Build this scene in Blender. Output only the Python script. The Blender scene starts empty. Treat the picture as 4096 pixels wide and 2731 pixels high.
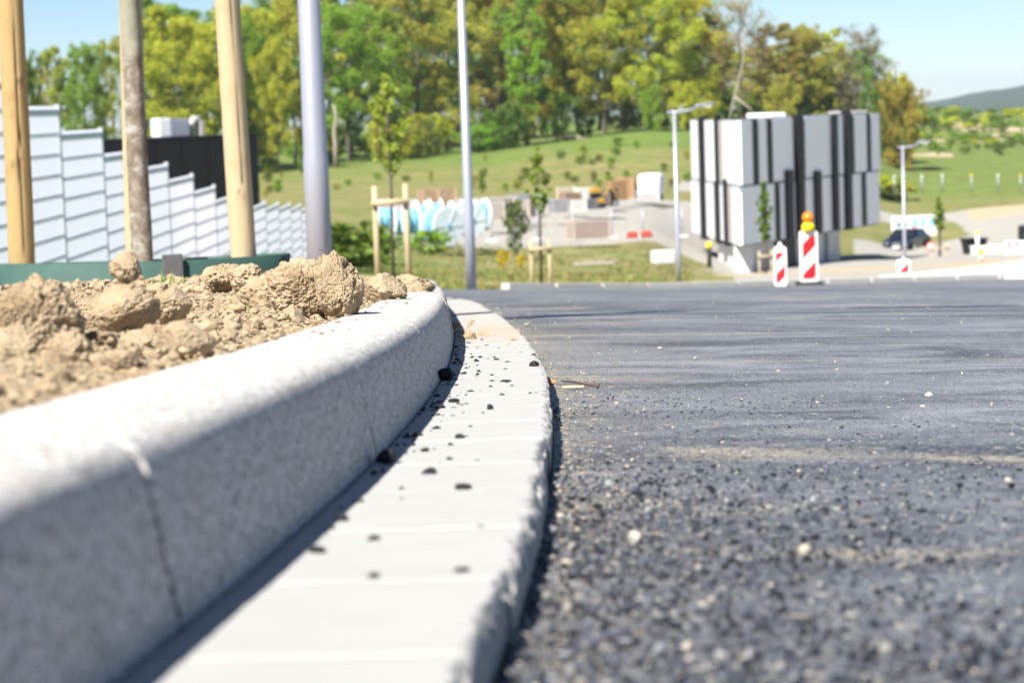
import bpy, bmesh, math, random
import numpy as np
from mathutils import Vector, Matrix
random.seed(7); RNG = np.random.default_rng(7)
R = math.radians
scene = bpy.context.scene
col = scene.collection

# ------------------------------------------------------------------ camera
PITCH, ROLL, FPX = R(5.57), R(2.0), 2418.0
Fv = Vector((0, math.cos(PITCH), -math.sin(PITCH)))
R0 = Vector((1, 0, 0)); U0 = Vector((0, math.sin(PITCH), math.cos(PITCH)))
Rv = R0 * math.cos(ROLL) - U0 * math.sin(ROLL)
Uv = R0 * math.sin(ROLL) + U0 * math.cos(ROLL)
cam_d = bpy.data.cameras.new('camera'); cam = bpy.data.objects.new('camera', cam_d); col.objects.link(cam)
m = Matrix((Rv, Uv, -Fv)).transposed().to_4x4(); cam.matrix_world = m
cam_d.lens = 85; cam_d.sensor_width = 36; cam_d.clip_start = 0.05; cam_d.clip_end = 12000
cam_d.dof.use_dof = True; cam_d.dof.focus_distance = 3.95; cam_d.dof.aperture_fstop = 10.8
scene.camera = cam

def at(px, py, d):
    """world point seen at bearing px,py (1024 wide picture) and standing d metres ahead"""
    v = Fv + Rv * ((px - 512) / FPX) - Uv * ((py - 341) / FPX)
    return v * (d / v.y)

# ------------------------------------------------------------------ light
SUN_AZ, SUN_EL = R(34), R(50)
S = Vector((-math.sin(SUN_AZ) * math.cos(SUN_EL), -math.cos(SUN_AZ) * math.cos(SUN_EL), math.sin(SUN_EL)))
sd = bpy.data.lights.new('sun', 'SUN'); sd.energy = 5.0; sd.angle = R(0.53); sd.color = (1.0, 0.955, 0.88)
so = bpy.data.objects.new('sun', sd); col.objects.link(so); so.rotation_euler = (-S).to_track_quat('-Z', 'Y').to_euler(); so.location = (-20, -20, 30)
w = bpy.data.worlds.new('World'); scene.world = w; w.use_nodes = True
nt = w.node_tree; sky = nt.nodes.new('ShaderNodeTexSky'); sky.sky_type = 'NISHITA'; sky.sun_disc = False
sky.sun_elevation = SUN_EL; sky.sun_rotation = math.atan2(S.x, S.y); sky.altitude = 3000; sky.air_density = 1.0; sky.dust_density = 0.0; sky.ozone_density = 5.0
bg = nt.nodes['Background']; bg.inputs['Strength'].default_value = 0.053
nt.links.new(sky.outputs[0], bg.inputs['Color'])
scene.view_settings.view_transform = 'Standard'; scene.view_settings.look = 'None'
scene.view_settings.exposure = 1.20; scene.view_settings.gamma = 1.0; scene.view_settings.use_curve_mapping = False
scene.render.engine = 'CYCLES'

# ------------------------------------------------------------------ numpy noise
def _h(ix, iy, iz, seed):
    n = (ix.astype(np.int64) * 374761393 + iy.astype(np.int64) * 668265263 + iz.astype(np.int64) * 1440662683 + seed * 974634777) & 0xffffffff
    n = ((n ^ (n >> 13)) * 1274126177) & 0xffffffff
    n = ((n ^ (n >> 16)) * 2246822519) & 0xffffffff
    n = n ^ (n >> 15)
    return (n & 0xffffff).astype(np.float64) / 0xffffff
def vnoise(p, seed=0):
    p = np.asarray(p, float); i = np.floor(p).astype(np.int64); f = p - i; f = f * f * f * (f * (f * 6 - 15) + 10)
    x, y, z = i[:, 0], i[:, 1], i[:, 2]; fx, fy, fz = f[:, 0], f[:, 1], f[:, 2]
    def L(a, b, t): return a + (b - a) * t
    c = L(L(L(_h(x, y, z, seed), _h(x + 1, y, z, seed), fx), L(_h(x, y + 1, z, seed), _h(x + 1, y + 1, z, seed), fx), fy),
          L(L(_h(x, y, z + 1, seed), _h(x + 1, y, z + 1, seed), fx), L(_h(x, y + 1, z + 1, seed), _h(x + 1, y + 1, z + 1, seed), fx), fy), fz)
    return c * 2 - 1
def fbm(p, oct=4, seed=0, gain=.5, ridged=False):
    p = np.asarray(p, float); a = 1; s = np.zeros(len(p)); t = 0
    for k in range(oct):
        v = vnoise(p * (2.03 ** k) + k * 17.3, seed + k * 31)
        if ridged: v = 1 - 2 * np.abs(v)
        s += a * v; t += a; a *= gain
    return s / t
def worley(p, seed=0):
    p = np.asarray(p, float); i = np.floor(p).astype(np.int64); f1 = np.full(len(p), 9.); f2 = np.full(len(p), 9.); idv = np.zeros(len(p))
    for a in (-1, 0, 1):
        for b in (-1, 0, 1):
            for c in (-1, 0, 1):
                j = i + np.array([a, b, c])
                q = np.stack([_h(j[:, 0], j[:, 1], j[:, 2], seed + k) for k in (1, 2, 3)], 1) + j
                d = np.linalg.norm(q - p, axis=1); hv = _h(j[:, 0], j[:, 1], j[:, 2], seed + 9)
                n = d < f1; f2 = np.where(n, f1, np.minimum(f2, d)); idv = np.where(n, hv, idv); f1 = np.where(n, d, f1)
    return f1, f2, idv

# ------------------------------------------------------------------ terrain shape (metres, camera eye at origin)
RH, RS, RT, RC = 0.19, 0.058, 0.025, 0.00043          # gutter surface: drop = RH + RS*y + RT*x + RC*y^2
def gut_z(x, y): return -(RH + RS * y + RT * np.clip(x, -6, 14) + RC * y * y)
ROADDROP = 0.030
UC = np.array([-.30, -.0724, -.0082, .0581, .0748, .0933, .1202, .1638, .2131, .40])
TY = np.array([24, 34, 45, 69, 85, 100, 118, 150, 175, 200, 234, 268, 420, 520, 700, 1200, 2500, 6000.])
_t = {34: [-2.51, -2.58, -2.66, -2.67, -2.68, -2.70, -2.73, -2.76], 45: [-3.27, -3.41, -3.5, -3.5, -3.51, -3.52, -3.53, -3.55],
      69: [-4.67, -5.17, -5.25, -5.26, -5.25, -5.23, -5.22, -5.22], 85: [-5.19, -5.84, -6.18, -6.3, -6.32, -6.3, -6.25, -6.25],
      100: [-5.66, -6.13, -6.69, -7.21, -7.32, -7.28, -7.19, -7.15], 118: [-6.23, -6.55, -6.85, -7.95, -8.58, -8.52, -8.28, -8.14],
      150: [-6.62, -7.08, -7.24, -8.1, -9.1, -9.75, -10.16, -9.42], 175: [-6.71, -7.03, -7.44, -7.95, -8.5, -9.33, -11.41, -9.9],
      200: [-7.01, -7.38, -7.84, -8.12, -8.5, -9.01, -11.05, -10.07], 234: [-6.74, -6.9, -6.6, -7.1, -7.6, -8.6, -10.9, -10.8],
      268: [-5.65, -5.36, -3.56, -3.82, -3.9, -4.4, -9.6, -10.2], 420: [-4.88, -4.96, -3.33, -3.4, -3.6, -3.89, -6.6, -7.83],
      520: [-4.98, -5.07, -3.06, -2.93, -2.9, -2.69, -4.32, -5.63], 700: [-9, -9, -8, -8, -8, -9, -10, -11], 1200: [-22] * 8, 2500: [-30] * 8, 6000: [-30] * 8}
TZ = np.zeros((len(TY), len(UC)))
for r_, y_ in enumerate(TY):
    if y_ == 24: TZ[r_] = gut_z(UC * 24, 24.0) - ROADDROP
    else: TZ[r_] = [_t[int(y_)][0]] + _t[int(y_)] + [_t[int(y_)][-1]]
def gz(x, y):
    x = np.atleast_1d(np.asarray(x, float)); y = np.atleast_1d(np.asarray(y, float)); x, y = np.broadcast_arrays(x, y)
    near = gut_z(x, y) - ROADDROP
    u = np.clip(x / np.maximum(y, 1), UC[0], UC[-1])
    ri = np.clip(np.searchsorted(TY, y) - 1, 0, len(TY) - 2); ci = np.clip(np.searchsorted(UC, u) - 1, 0, len(UC) - 2)
    ty = np.clip((y - TY[ri]) / (TY[ri + 1] - TY[ri]), 0, 1); tu = (u - UC[ci]) / (UC[ci + 1] - UC[ci])
    far = (TZ[ri, ci] * (1 - tu) + TZ[ri, ci + 1] * tu) * (1 - ty) + (TZ[ri + 1, ci] * (1 - tu) + TZ[ri + 1, ci + 1] * tu) * ty
    return np.where(y <= 24, near, far)
def g(x, y): return float(gz(x, y)[0])
def ground_at(px, d, py=280):
    p = at(px, py, d); return Vector((p.x, p.y, g(p.x, p.y)))

# kerb base line: where the kerb face meets the gutter, x as a function of y
KC = np.array([-1.43900272e-05, 9.76524280e-04, -1.84185799e-02, 9.80959618e-02, -2.64798976e-01])
_ys = np.arange(-0.6, 15.01, .02); _xs = np.polyval(KC, np.clip(_ys, .9, 9.4))
_sl0 = float(np.polyval(np.polyder(KC), .9)); _sl1 = float(np.polyval(np.polyder(KC), 9.4))
_xs = np.where(_ys < .9, _xs + (_ys - .9) * _sl0, _xs); _dy = np.maximum(_ys - 9.4, 0); _xs = _xs + _dy * _sl1 - _dy ** 2 / (2 * 24)
_arc = np.concatenate([[0], np.cumsum(np.hypot(np.diff(_xs), np.diff(_ys)))])
def kerb_x(y): return np.interp(y, _ys, _xs)
def kerb_pt(s):
    """arc length -> point, tangent, outward normal (towards the road)"""
    y = np.interp(s, _arc, _ys); x = np.interp(s, _arc, _xs); y2 = np.interp(s + .02, _arc, _ys); x2 = np.interp(s + .02, _arc, _xs)
    y1 = np.interp(s - .02, _arc, _ys); x1 = np.interp(s - .02, _arc, _xs)
    t = np.array([x2 - x1, y2 - y1]); t = t / np.linalg.norm(t); return np.array([x, y]), t, np.array([t[1], -t[0]])
def arc_of_y(y): return float(np.interp(y, _ys, _arc))

# ------------------------------------------------------------------ materials
MATS = {}
class NT:
    def __init__(s, name):
        s.m = bpy.data.materials.new(name); s.m.use_nodes = True; s.n = s.m.node_tree.nodes; s.l = s.m.node_tree.links
        s.b = s.n['Principled BSDF']; s.out = s.n['Material Output']
    def node(s, t, **kw):
        n = s.n.new(t)
        for k, v in kw.items():
            if hasattr(n, k): setattr(n, k, v)
            else: n.inputs[k.replace('_', ' ')].default_value = v
        return n
    def coords(s, kind='Object', scale=(1, 1, 1)):
        tc = s.node('ShaderNodeTexCoord'); mp = s.node('ShaderNodeMapping'); mp.inputs['Scale'].default_value = scale
        s.l.new(tc.outputs[kind], mp.inputs[0]); return mp.outputs[0]
    def pos(s, scale=(1, 1, 1), rotz=0):
        gm = s.node('ShaderNodeNewGeometry'); mp = s.node('ShaderNodeMapping'); mp.inputs['Scale'].default_value = scale; mp.inputs['Rotation'].default_value = (0, 0, rotz)
        s.l.new(gm.outputs['Position'], mp.inputs[0]); return mp.outputs[0]
    def noise(s, vec, scale, detail=4, rough=.55, dist=0):
        n = s.node('ShaderNodeTexNoise'); n.inputs['Scale'].default_value = scale; n.inputs['Detail'].default_value = detail; n.inputs['Roughness'].default_value = rough; n.inputs['Distortion'].default_value = dist
        s.l.new(vec, n.inputs['Vector']); return n.outputs['Fac']
    def vor(s, vec, scale, feat='F1', out='Distance'):
        n = s.node('ShaderNodeTexVoronoi'); n.feature = feat; n.inputs['Scale'].default_value = scale; s.l.new(vec, n.inputs['Vector']); return n.outputs[out]
    def ramp(s, fac, stops, interp='LINEAR'):
        n = s.node('ShaderNodeValToRGB'); n.color_ramp.interpolation = interp; e = n.color_ramp.elements
        while len(e) < len(stops): e.new(.5)
        for q, (p, c) in zip(e, stops): q.position = p; q.color = (c, c, c, 1) if not hasattr(c, '__len__') else (*c, 1)
        s.l.new(fac, n.inputs[0]); return n.outputs[0]
    def mix(s, fac, a, b, mode='MIX'):
        n = s.node('ShaderNodeMix'); n.data_type = 'RGBA'; n.blend_type = mode
        for i, v in ((0, fac), (6, a), (7, b)):
            if hasattr(v, 'links'): s.l.new(v, n.inputs[i])
            elif i == 0: n.inputs[0].default_value = v
            else: n.inputs[i].default_value = (*v, 1)
        return n.outputs[2]
    def math(s, op, a, b=0.0):
        n = s.node('ShaderNodeMath'); n.operation = op
        for i, v in ((0, a), (1, b)):
            if hasattr(v, 'links'): s.l.new(v, n.inputs[i])
            else: n.inputs[i].default_value = v
        return n.outputs[0]
    def attr(s, name, out='Fac'):
        n = s.node('ShaderNodeAttribute'); n.attribute_name = name; return n.outputs[out]
    def objcol(s):
        return s.node('ShaderNodeObjectInfo').outputs['Color']
    def bump(s, h, strength=.5, dist=.01, chain=None):
        n = s.node('ShaderNodeBump'); n.inputs['Strength'].default_value = strength; n.inputs['Distance'].default_value = dist
        s.l.new(h, n.inputs['Height'])
        if chain: s.l.new(chain, n.inputs['Normal'])
        s.l.new(n.outputs[0], s.b.inputs['Normal']); return n.outputs[0]
    def base(s, c):
        if hasattr(c, 'links'): s.l.new(c, s.b.inputs['Base Color'])
        else: s.b.inputs['Base Color'].default_value = (*c, 1)
    def rough(s, v):
        if hasattr(v, 'links'): s.l.new(v, s.b.inputs['Roughness'])
        else: s.b.inputs['Roughness'].default_value = v
def simple(name, c, rough=.6, metal=0, var=.12, scale=6, bump=0, coords='Object', spec=.5):
    if name in MATS: return MATS[name]
    t = NT(name); v = t.coords(coords); n = t.noise(v, scale, 5, .6)
    t.base(t.mix(n, tuple(max(0, x * (1 - var)) for x in c), tuple(min(1, x * (1 + var)) for x in c))); t.rough(rough); t.b.inputs['Metallic'].default_value = metal
    t.b.inputs['Specular IOR Level'].default_value = spec
    if bump: t.bump(t.noise(v, scale * 4, 5, .65), bump, .01)
    MATS[name] = t.m; return t.m

def mat_asphalt():
    t = NT('asphalt'); v = t.pos()
    vw = t.pos(); wob = t.node('ShaderNodeTexNoise'); wob.inputs['Scale'].default_value = 130; t.l.new(vw, wob.inputs['Vector']); vm = t.node('ShaderNodeMix'); vm.data_type = 'VECTOR'; vm.inputs[0].default_value = .012
    t.l.new(vw, vm.inputs[4]); t.l.new(wob.outputs['Color'], vm.inputs[5]); vv = vm.outputs[1]
    agg = t.vor(vv, 125, 'F1', 'Color'); aggd = t.vor(vv, 125, 'F1'); edge = t.vor(vv, 125, 'DISTANCE_TO_EDGE'); fine = t.noise(v, 420, 3, .6)
    agv = t.node('ShaderNodeSeparateColor'); t.l.new(agg, agv.inputs[0])
    c = t.ramp(agv.outputs[0], [(0, (.022, .025, .032)), (.35, (.046, .051, .063)), (.7, (.10, .106, .122)), (.93, (.22, .215, .205)), (1, (.42, .40, .35))])
    film = t.noise(t.pos((.8, 1.1, 1)), 2.6, 5, .65); open_ = t.ramp(film, [(.45, 1), (.66, .35)])
    gap = t.math('MULTIPLY', t.ramp(edge, [(.02, 1), (.16, 0)]), open_); c = t.mix(gap, c, (.010, .011, .014))
    # rolled, dusty travelled band and fresh dark edge by the gutter
    big = t.noise(t.pos((.45, .75, 1), R(-20)), 1.0, 6, .62, .5)
    streak = t.noise(t.pos((1.2, 2.2, 1), R(-14)), 2.0, 7, .7, .6)
    dust = t.math('MULTIPLY', t.ramp(big, [(.32, .12), (.54, 1)]), t.ramp(streak, [(.36, .1), (.62, 1)]))
    c = t.mix(t.math('MULTIPLY', dust, .82), c, (.30, .312, .338))
    sand = t.noise(t.pos((.8, 1.5, 1), R(-12)), 1.1, 7, .70, .8)
    sandm = t.math('MULTIPLY', t.ramp(sand, [(.555, 0), (.625, 1)]), t.ramp(t.noise(v, 160, 2, .5), [(.36, 0), (.56, 1)]))
    c = t.mix(t.math('MULTIPLY', sandm, .85), c, (.46, .40, .30))
    ed = t.attr('edge_dirt'); em = t.math('MULTIPLY', ed, t.ramp(t.noise(v, 60, 4, .7), [(.44, 0), (.60, 1)]))
    c = t.mix(em, c, (.36, .29, .19))
    t.base(c); t.rough(t.math('ADD', t.math('MULTIPLY', fine, .25), .36))
    t.b.inputs['Specular IOR Level'].default_value = .62
    h = t.math('ADD', t.math('MULTIPLY', t.ramp(edge, [(0, 0), (.25, 1)]), t.math('ADD', t.math('MULTIPLY', agv.outputs[1], .8), .4)), t.math('MULTIPLY', fine, .3))
    b1 = t.bump(h, .9, .0045)
    t.bump(t.noise(t.pos((1, 1.6, 1), R(-8)), 12, 4, .6), .3, .006, b1)
    MATS['asphalt'] = t.m
def mat_granite_kerb():
    t = NT('kerb_concrete'); v = t.pos(); n1 = t.noise(v, 260, 4, .7); vo = t.node('ShaderNodeSeparateColor'); t.l.new(t.vor(v, 340, 'F1', 'Color'), vo.inputs[0])
    c = t.ramp(vo.outputs[0], [(0, (.05, .05, .06)), (.18, (.25, .247, .245)), (.5, (.43, .424, .415)), (.85, (.70, .69, .675)), (1, (.42, .33, .25))])
    c = t.mix(t.ramp(t.noise(v, 9, 5, .6), [(.3, 0), (.75, .35)]), c, (.42, .38, .32))
    t.base(c); t.rough(.85); t.bump(t.math('ADD', n1, t.math('MULTIPLY', t.noise(v, 120, 3, .6), .5)), .5, .0008)
    MATS['kerb'] = t.m
def mat_gutter():
    t = NT('gutter_concrete'); v = t.pos(); n = t.noise(v, 260, 4, .7); big = t.noise(v, 14, 5, .6)
    c = t.mix(big, (.325, .32, .308), (.385, .38, .367)); c = t.mix(t.ramp(n, [(.30, .5), (.42, 0)]), c, (.30, .29, .27))
    d = t.attr('soil'); c = t.mix(t.math('MULTIPLY', d, t.ramp(t.noise(v, 45, 5, .7), [(.4, 0), (.6, 1)])), c, (.40, .31, .19))
    t.base(c); t.rough(.8); t.bump(n, .4, .0012); MATS['gutter'] = t.m
def mat_soil():
    t = NT('dry_clay_soil'); v = t.pos(); n = t.noise(v, 22, 6, .65); f = t.noise(v, 240, 4, .7)
    c = t.ramp(n, [(.25, (.235, .17, .098)), (.5, (.355, .275, .178)), (.75, (.445, .36, .25))])
    c = t.mix(t.ramp(f, [(.30, .5), (.48, 0)]), c, (.22, .155, .09))
    t.base(c); t.rough(.95); t.b.inputs['Specular IOR Level'].default_value = .2
    b1 = t.bump(t.noise(v, 130, 6, .75), .6, .004); t.bump(t.noise(v, 480, 4, .7), .5, .0012, b1); MATS['soil'] = t.m
def mat_ground():
    t = NT('grassland'); v = t.pos(); n = t.noise(v, .22, 6, .68); n2 = t.noise(v, .55, 8, .74)
    dry = t.ramp(n2, [(.25, (.11, .115, .034)), (.5, (.20, .18, .072)), (.75, (.29, .25, .125))])
    green = t.ramp(n2, [(.25, (.06, .11, .02)), (.55, (.115, .175, .032)), (.8, (.185, .235, .058))])
    gm = t.ramp(n, [(.42, 0), (.62, 1)])
    lush = t.attr('lush'); gfac = t.math('MAXIMUM', t.math('MULTIPLY', gm, .6), lush)
    c = t.mix(gfac, dry, green)
    grav = t.ramp(t.noise(v, 2.5, 6, .7), [(.3, (.26, .25, .225)), (.6, (.345, .33, .295)), (.8, (.42, .405, .37))])
    ga = t.math('ADD', t.attr('gravel'), t.math('MULTIPLY', t.math('SUBTRACT', n2, .5), .5)); gf = t.ramp(ga, [(.4, 0), (.56, 1)])
    c = t.mix(gf, c, grav)
    sand = t.ramp(t.noise(v, 3.5, 6, .7), [(.3, (.32, .25, .16)), (.7, (.47, .39, .27))])
    sa = t.math('ADD', t.attr('sand'), t.math('MULTIPLY', t.math('SUBTRACT', n2, .5), .6)); sf = t.ramp(sa, [(.4, 0), (.6, 1)])
    c = t.mix(sf, c, sand); t.base(c); t.rough(.95); t.b.inputs['Specular IOR Level'].default_value = .15
    t.bump(n2, .5, .25); MATS['ground'] = t.m
def mat_leaf(name, trans=.35):
    t = NT(name); gm = t.node('ShaderNodeNewGeometry'); rnd = gm.outputs['Random Per Island']
    oc = t.objcol(); v = t.pos(); n = t.noise(v, .55, 3, .6)
    k = t.math('ADD', t.math('MULTIPLY', rnd, .7), t.math('MULTIPLY', n, .75))
    c = t.mix(t.ramp(k, [(.2, 0), (.9, 1)]), t.mix(1.0, oc, (.50, .58, .45), 'MULTIPLY'), t.mix(1.0, oc, (1.25, 1.2, 1.1), 'MULTIPLY'))
    t.base(c); t.rough(.6); t.b.inputs['Specular IOR Level'].default_value = .25
    tr = t.node('ShaderNodeBsdfTranslucent'); t.l.new(t.mix(1.0, c, (1.1, 1.15, .6), 'MULTIPLY'), tr.inputs[0])
    ms = t.node('ShaderNodeMixShader'); ms.inputs[0].default_value = trans; t.l.new(t.b.outputs[0], ms.inputs[1]); t.l.new(tr.outputs[0], ms.inputs[2]); t.l.new(ms.outputs[0], t.out.inputs[0]); MATS[name] = t.m
def mat_wood(name, c1, c2, dark):
    t = NT(name); v = t.coords('Object', (14, 14, 1.2)); n = t.noise(v, 2.2, 6, .65, .6); blot = t.noise(t.coords('Object', (3, 3, 2)), 2.0, 4, .6)
    c = t.mix(n, c1, c2); c = t.mix(t.ramp(blot, [(.56, 0), (.72, .85)]), c, dark)
    sp = t.noise(t.coords('Object', (40, 40, 14)), 1.5, 3, .6); c = t.mix(t.ramp(sp, [(.70, 0), (.78, .6)]), c, tuple(x * .4 for x in dark))
    c = t.mix(t.attr('crack'), c, (.035, .022, .012)); t.base(c); t.rough(.75); t.bump(n, .3, .004); MATS[name] = t.m
def mat_bark():
    t = NT('young_bark'); n = t.noise(t.coords('Object', (12, 12, 9)), 2.4, 6, .65, .3); b = t.noise(t.coords('Object', (5, 5, 11)), 2.0, 4, .6)
    c = t.ramp(n, [(.3, (.10, .082, .06)), (.5, (.20, .165, .125)), (.72, (.36, .33, .29))]); c = t.mix(t.ramp(b, [(.52, 0), (.66, .7)]), c, (.42, .40, .37))
    z = t.attr('upper'); c = t.mix(z, c, t.mix(n, (.20, .19, .13), (.33, .325, .25)))
    c = t.mix(t.attr('crack'), c, (.10, .055, .04)); t.base(c); t.rough(.8); t.bump(n, .5, .005); MATS['bark'] = t.m
def mat_fence_strip():
    t = NT('pvc_privacy_strip'); v = t.coords('Object', (1, 90, 1)); n = t.noise(v, 1.0, 2, .5)
    c = t.mix(n, (.73, .74, .79), (.81, .82, .87)); t.base(c); t.rough(.45); t.bump(n, .15, .003)
    tr = t.node('ShaderNodeBsdfTranslucent'); tr.inputs[0].default_value = (.93, .94, 1.0, 1)
    ms = t.node('ShaderNodeMixShader'); ms.inputs[0].default_value = .72; t.l.new(t.b.outputs[0], ms.inputs[1]); t.l.new(tr.outputs[0], ms.inputs[2]); t.l.new(ms.outputs[0], t.out.inputs[0]); MATS['strip'] = t.m
def mat_obj(name, rough=.5, metal=0):
    t = NT(name); oc = t.objcol(); n = t.noise(t.coords('Object'), 5, 5, .6)
    t.base(t.mix(t.ramp(n, [(.3, .0), (.8, .35)]), oc, t.mix(1.0, oc, (.6, .58, .55), 'MULTIPLY'))); t.rough(rough); t.b.inputs['Metallic'].default_value = metal; MATS[name] = t.m
mat_asphalt(); mat_granite_kerb(); mat_gutter(); mat_soil(); mat_ground(); mat_leaf('leaf'); mat_bark(); mat_fence_strip(); mat_obj('paint'); mat_obj('rough_paint', .85)
mat_wood('stake_wood', (.34, .225, .085), (.42, .305, .14), (.28, .145, .035)); mat_wood('pale_wood', (.40, .315, .185), (.47, .385, .245), (.36, .245, .115))
simple('forest_bark', (.10, .085, .065), .9, var=.4, scale=3); simple('lamp_grey', (.36, .37, .43), .42, .35, .05, 2)
simple('ring_green', (.03, .08, .066), .75, 0, .35, 12); simple('agg_black', (.014, .016, .022), .45, 0, .4, 90, spec=.6); simple('agg_grey', (.07, .078, .098), .5, 0, .4, 90, spec=.6); simple('agg_pale', (.22, .215, .20), .6, 0, .4, 90); simple('mortar', (.10, .09, .08), .95, 0, .3, 60); simple('letter_grey', (.055, .055, .062), .6); simple('base_concrete', (.66, .65, .63), .85, 0, .12, 1.2); simple('rod_grey', (.50, .525, .55), .5, .2, .1); simple('grey_tape', (.10, .10, .105), .7, 0, .3, 30)
simple('dark_metal', (.22, .245, .275), .5, .4, .1); simple('black_clad', (.010, .011, .014), .5, 0, .2, 2, spec=.3); simple('fin_black', (.006, .006, .008), .55, 0, .2, 2, spec=.3)
simple('white_panel', (.78, .79, .80), .3, 0, .03, 1.5); simple('panel_edge', (.42, .40, .39), .5, 0, .05, 2); simple('pale_concrete', (.60, .59, .57), .85, 0, .15, 1.2, .2, 'Object')
simple('white_plastic', (.82, .82, .80), .4, 0, .03, 4); simple('red_reflect', (.62, .016, .02), .35, 0, .06, 6); simple('yellow_plastic', (.85, .62, .0), .35, 0, .05, 6)
simple('rubber', (.02, .02, .02), .8, 0, .3, 8); simple('glass_dark', (.015, .02, .025), .08, 0, .1, 3); simple('car_blue', (.012, .018, .04), .18, .3, .1, 3); simple('chrome', (.85, .85, .85), .08, 1, .02, 3)
simple('asphalt_lump', (.012, .012, .013), .6, 0, .5, 160, .5); simple('grit', (.40, .36, .29), .85, 0, .35, 90); simple('grey_grit', (.20, .21, .22), .7, 0, .35, 90)
simple('straw', (.55, .43, .24), .7, 0, .3, 30); simple('dry_leaf', (.36, .17, .08), .6, 0, .4, 40); simple('twig_bark', (.085, .05, .042), .7, 0, .5, 120)
simple('grass_blade', (.12, .24, .03), .5, 0, .25, 40); simple('paver', (.46, .45, .42), .85, 0, .12, 3); simple('crate_wood', (.36, .25, .16), .85, 0, .3, 4)
simple('excavator_yellow', (.45, .25, .03), .4, 0, .1, 3); simple('birch', (.30, .26, .21), .8, 0, .35, 3); simple('hill_forest', (.028, .05, .03), .95, 0, .45, .03)
t_ = NT('amber_lens'); t_.base((.95, .28, .0)); t_.rough(.12); t_.b.inputs['Transmission Weight'].default_value = .25; t_.b.inputs['Coat Weight'].default_value = .5; MATS['amber'] = t_.m

# ------------------------------------------------------------------ mesh helpers
def tag(o, label=None, cat=None, group=None, kind=None):
    for k, v in (('label', label), ('category', cat), ('group', group), ('kind', kind)):
        if v: o[k] = v
    return o
def link(name, me, mat=None, parent=None, color=None):
    o = bpy.data.objects.new(name, me); col.objects.link(o)
    if mat is not None and me is not None and len(me.materials) == 0: me.materials.append(MATS[mat] if isinstance(mat, str) else mat)
    if parent: o.parent = parent
    if color: o.color = (*color, 1)
    return o
def empty(name, loc=(0, 0, 0), rz=0, **tg):
    o = bpy.data.objects.new(name, None); col.objects.link(o); o.location = loc; o.rotation_euler = (0, 0, rz); o.empty_display_size = .1; return tag(o, **tg)
class MB:
    def __init__(s): s.v = []; s.f = []
    def add(s, vs, fs):
        k = len(s.v); s.v += [tuple(p) for p in vs]; s.f += [tuple(i + k for i in q) for q in fs]; return s
    def box(s, c, d, M=None):
        x, y, z = (q / 2 for q in d); vs = [Vector((sx * x, sy * y, sz * z)) + Vector(c) for sx in (-1, 1) for sy in (-1, 1) for sz in (-1, 1)]
        if M: vs = [M @ p for p in vs]
        return s.add(vs, [(0, 1, 3, 2), (4, 6, 7, 5), (0, 4, 5, 1), (2, 3, 7, 6), (0, 2, 6, 4), (1, 5, 7, 3)])
    def prism(s, poly, z0, z1, M=None):
        n = len(poly); vs = [Vector((x, y, z0)) for x, y in poly] + [Vector((x, y, z1)) for x, y in poly]
        if M: vs = [M @ p for p in vs]
        return s.add(vs, [tuple(range(n))[::-1], tuple(range(n, 2 * n))] + [(i, (i + 1) % n, n + (i + 1) % n, n + i) for i in range(n)])
    def tube(s, pts, rad, n=8, cap=True):
        pts = [Vector(p) for p in pts]; rad = rad if hasattr(rad, '__len__') else [rad] * len(pts); k = len(s.v); up = Vector((0, 0, 1))
        for i, p in enumerate(pts):
            t = (pts[min(i + 1, len(pts) - 1)] - pts[max(i - 1, 0)]).normalized()
            a = t.cross(up if abs(t.z) < .95 else Vector((1, 0, 0))).normalized(); b = t.cross(a)
            for j in range(n):
                an = 2 * math.pi * j / n; s.v.append(tuple(p + (a * math.cos(an) + b * math.sin(an)) * rad[i]))
        for i in range(len(pts) - 1):
            for j in range(n): s.f.append((k + i * n + j, k + i * n + (j + 1) % n, k + (i + 1) * n + (j + 1) % n, k + (i + 1) * n + j))
        if cap: s.f.append(tuple(k + j for j in range(n))[::-1]); s.f.append(tuple(k + (len(pts) - 1) * n + j for j in range(n)))
        return s
    def lathe(s, prof, n=20, M=None):
        k = len(s.v)
        for r_, z in prof:
            for j in range(n):
                p = Vector((r_ * math.cos(2 * math.pi * j / n), r_ * math.sin(2 * math.pi * j / n), z)); s.v.append(tuple(M @ p if M else p))
        for i in range(len(prof) - 1):
            for j in range(n): s.f.append((k + i * n + j, k + i * n + (j + 1) % n, k + (i + 1) * n + (j + 1) % n, k + (i + 1) * n + j))
        s.f.append(tuple(k + j for j in range(n))[::-1]); s.f.append(tuple(k + (len(prof) - 1) * n + j for j in range(n))); return s
    def mesh(s, name, smooth=False):
        me = bpy.data.meshes.new(name); me.from_pydata(s.v, [], s.f); me.validate(); me.update()
        if smooth: me.shade_smooth()
        return me
    def build(s, name, mat, parent=None, smooth=False, color=None, bevel=0):
        o = link(name, s.mesh(name, smooth), mat, parent, color)
        if bevel: b = o.modifiers.new('bevel', 'BEVEL'); b.width = bevel; b.segments = 2; b.limit_method = 'ANGLE'
        return o
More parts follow.
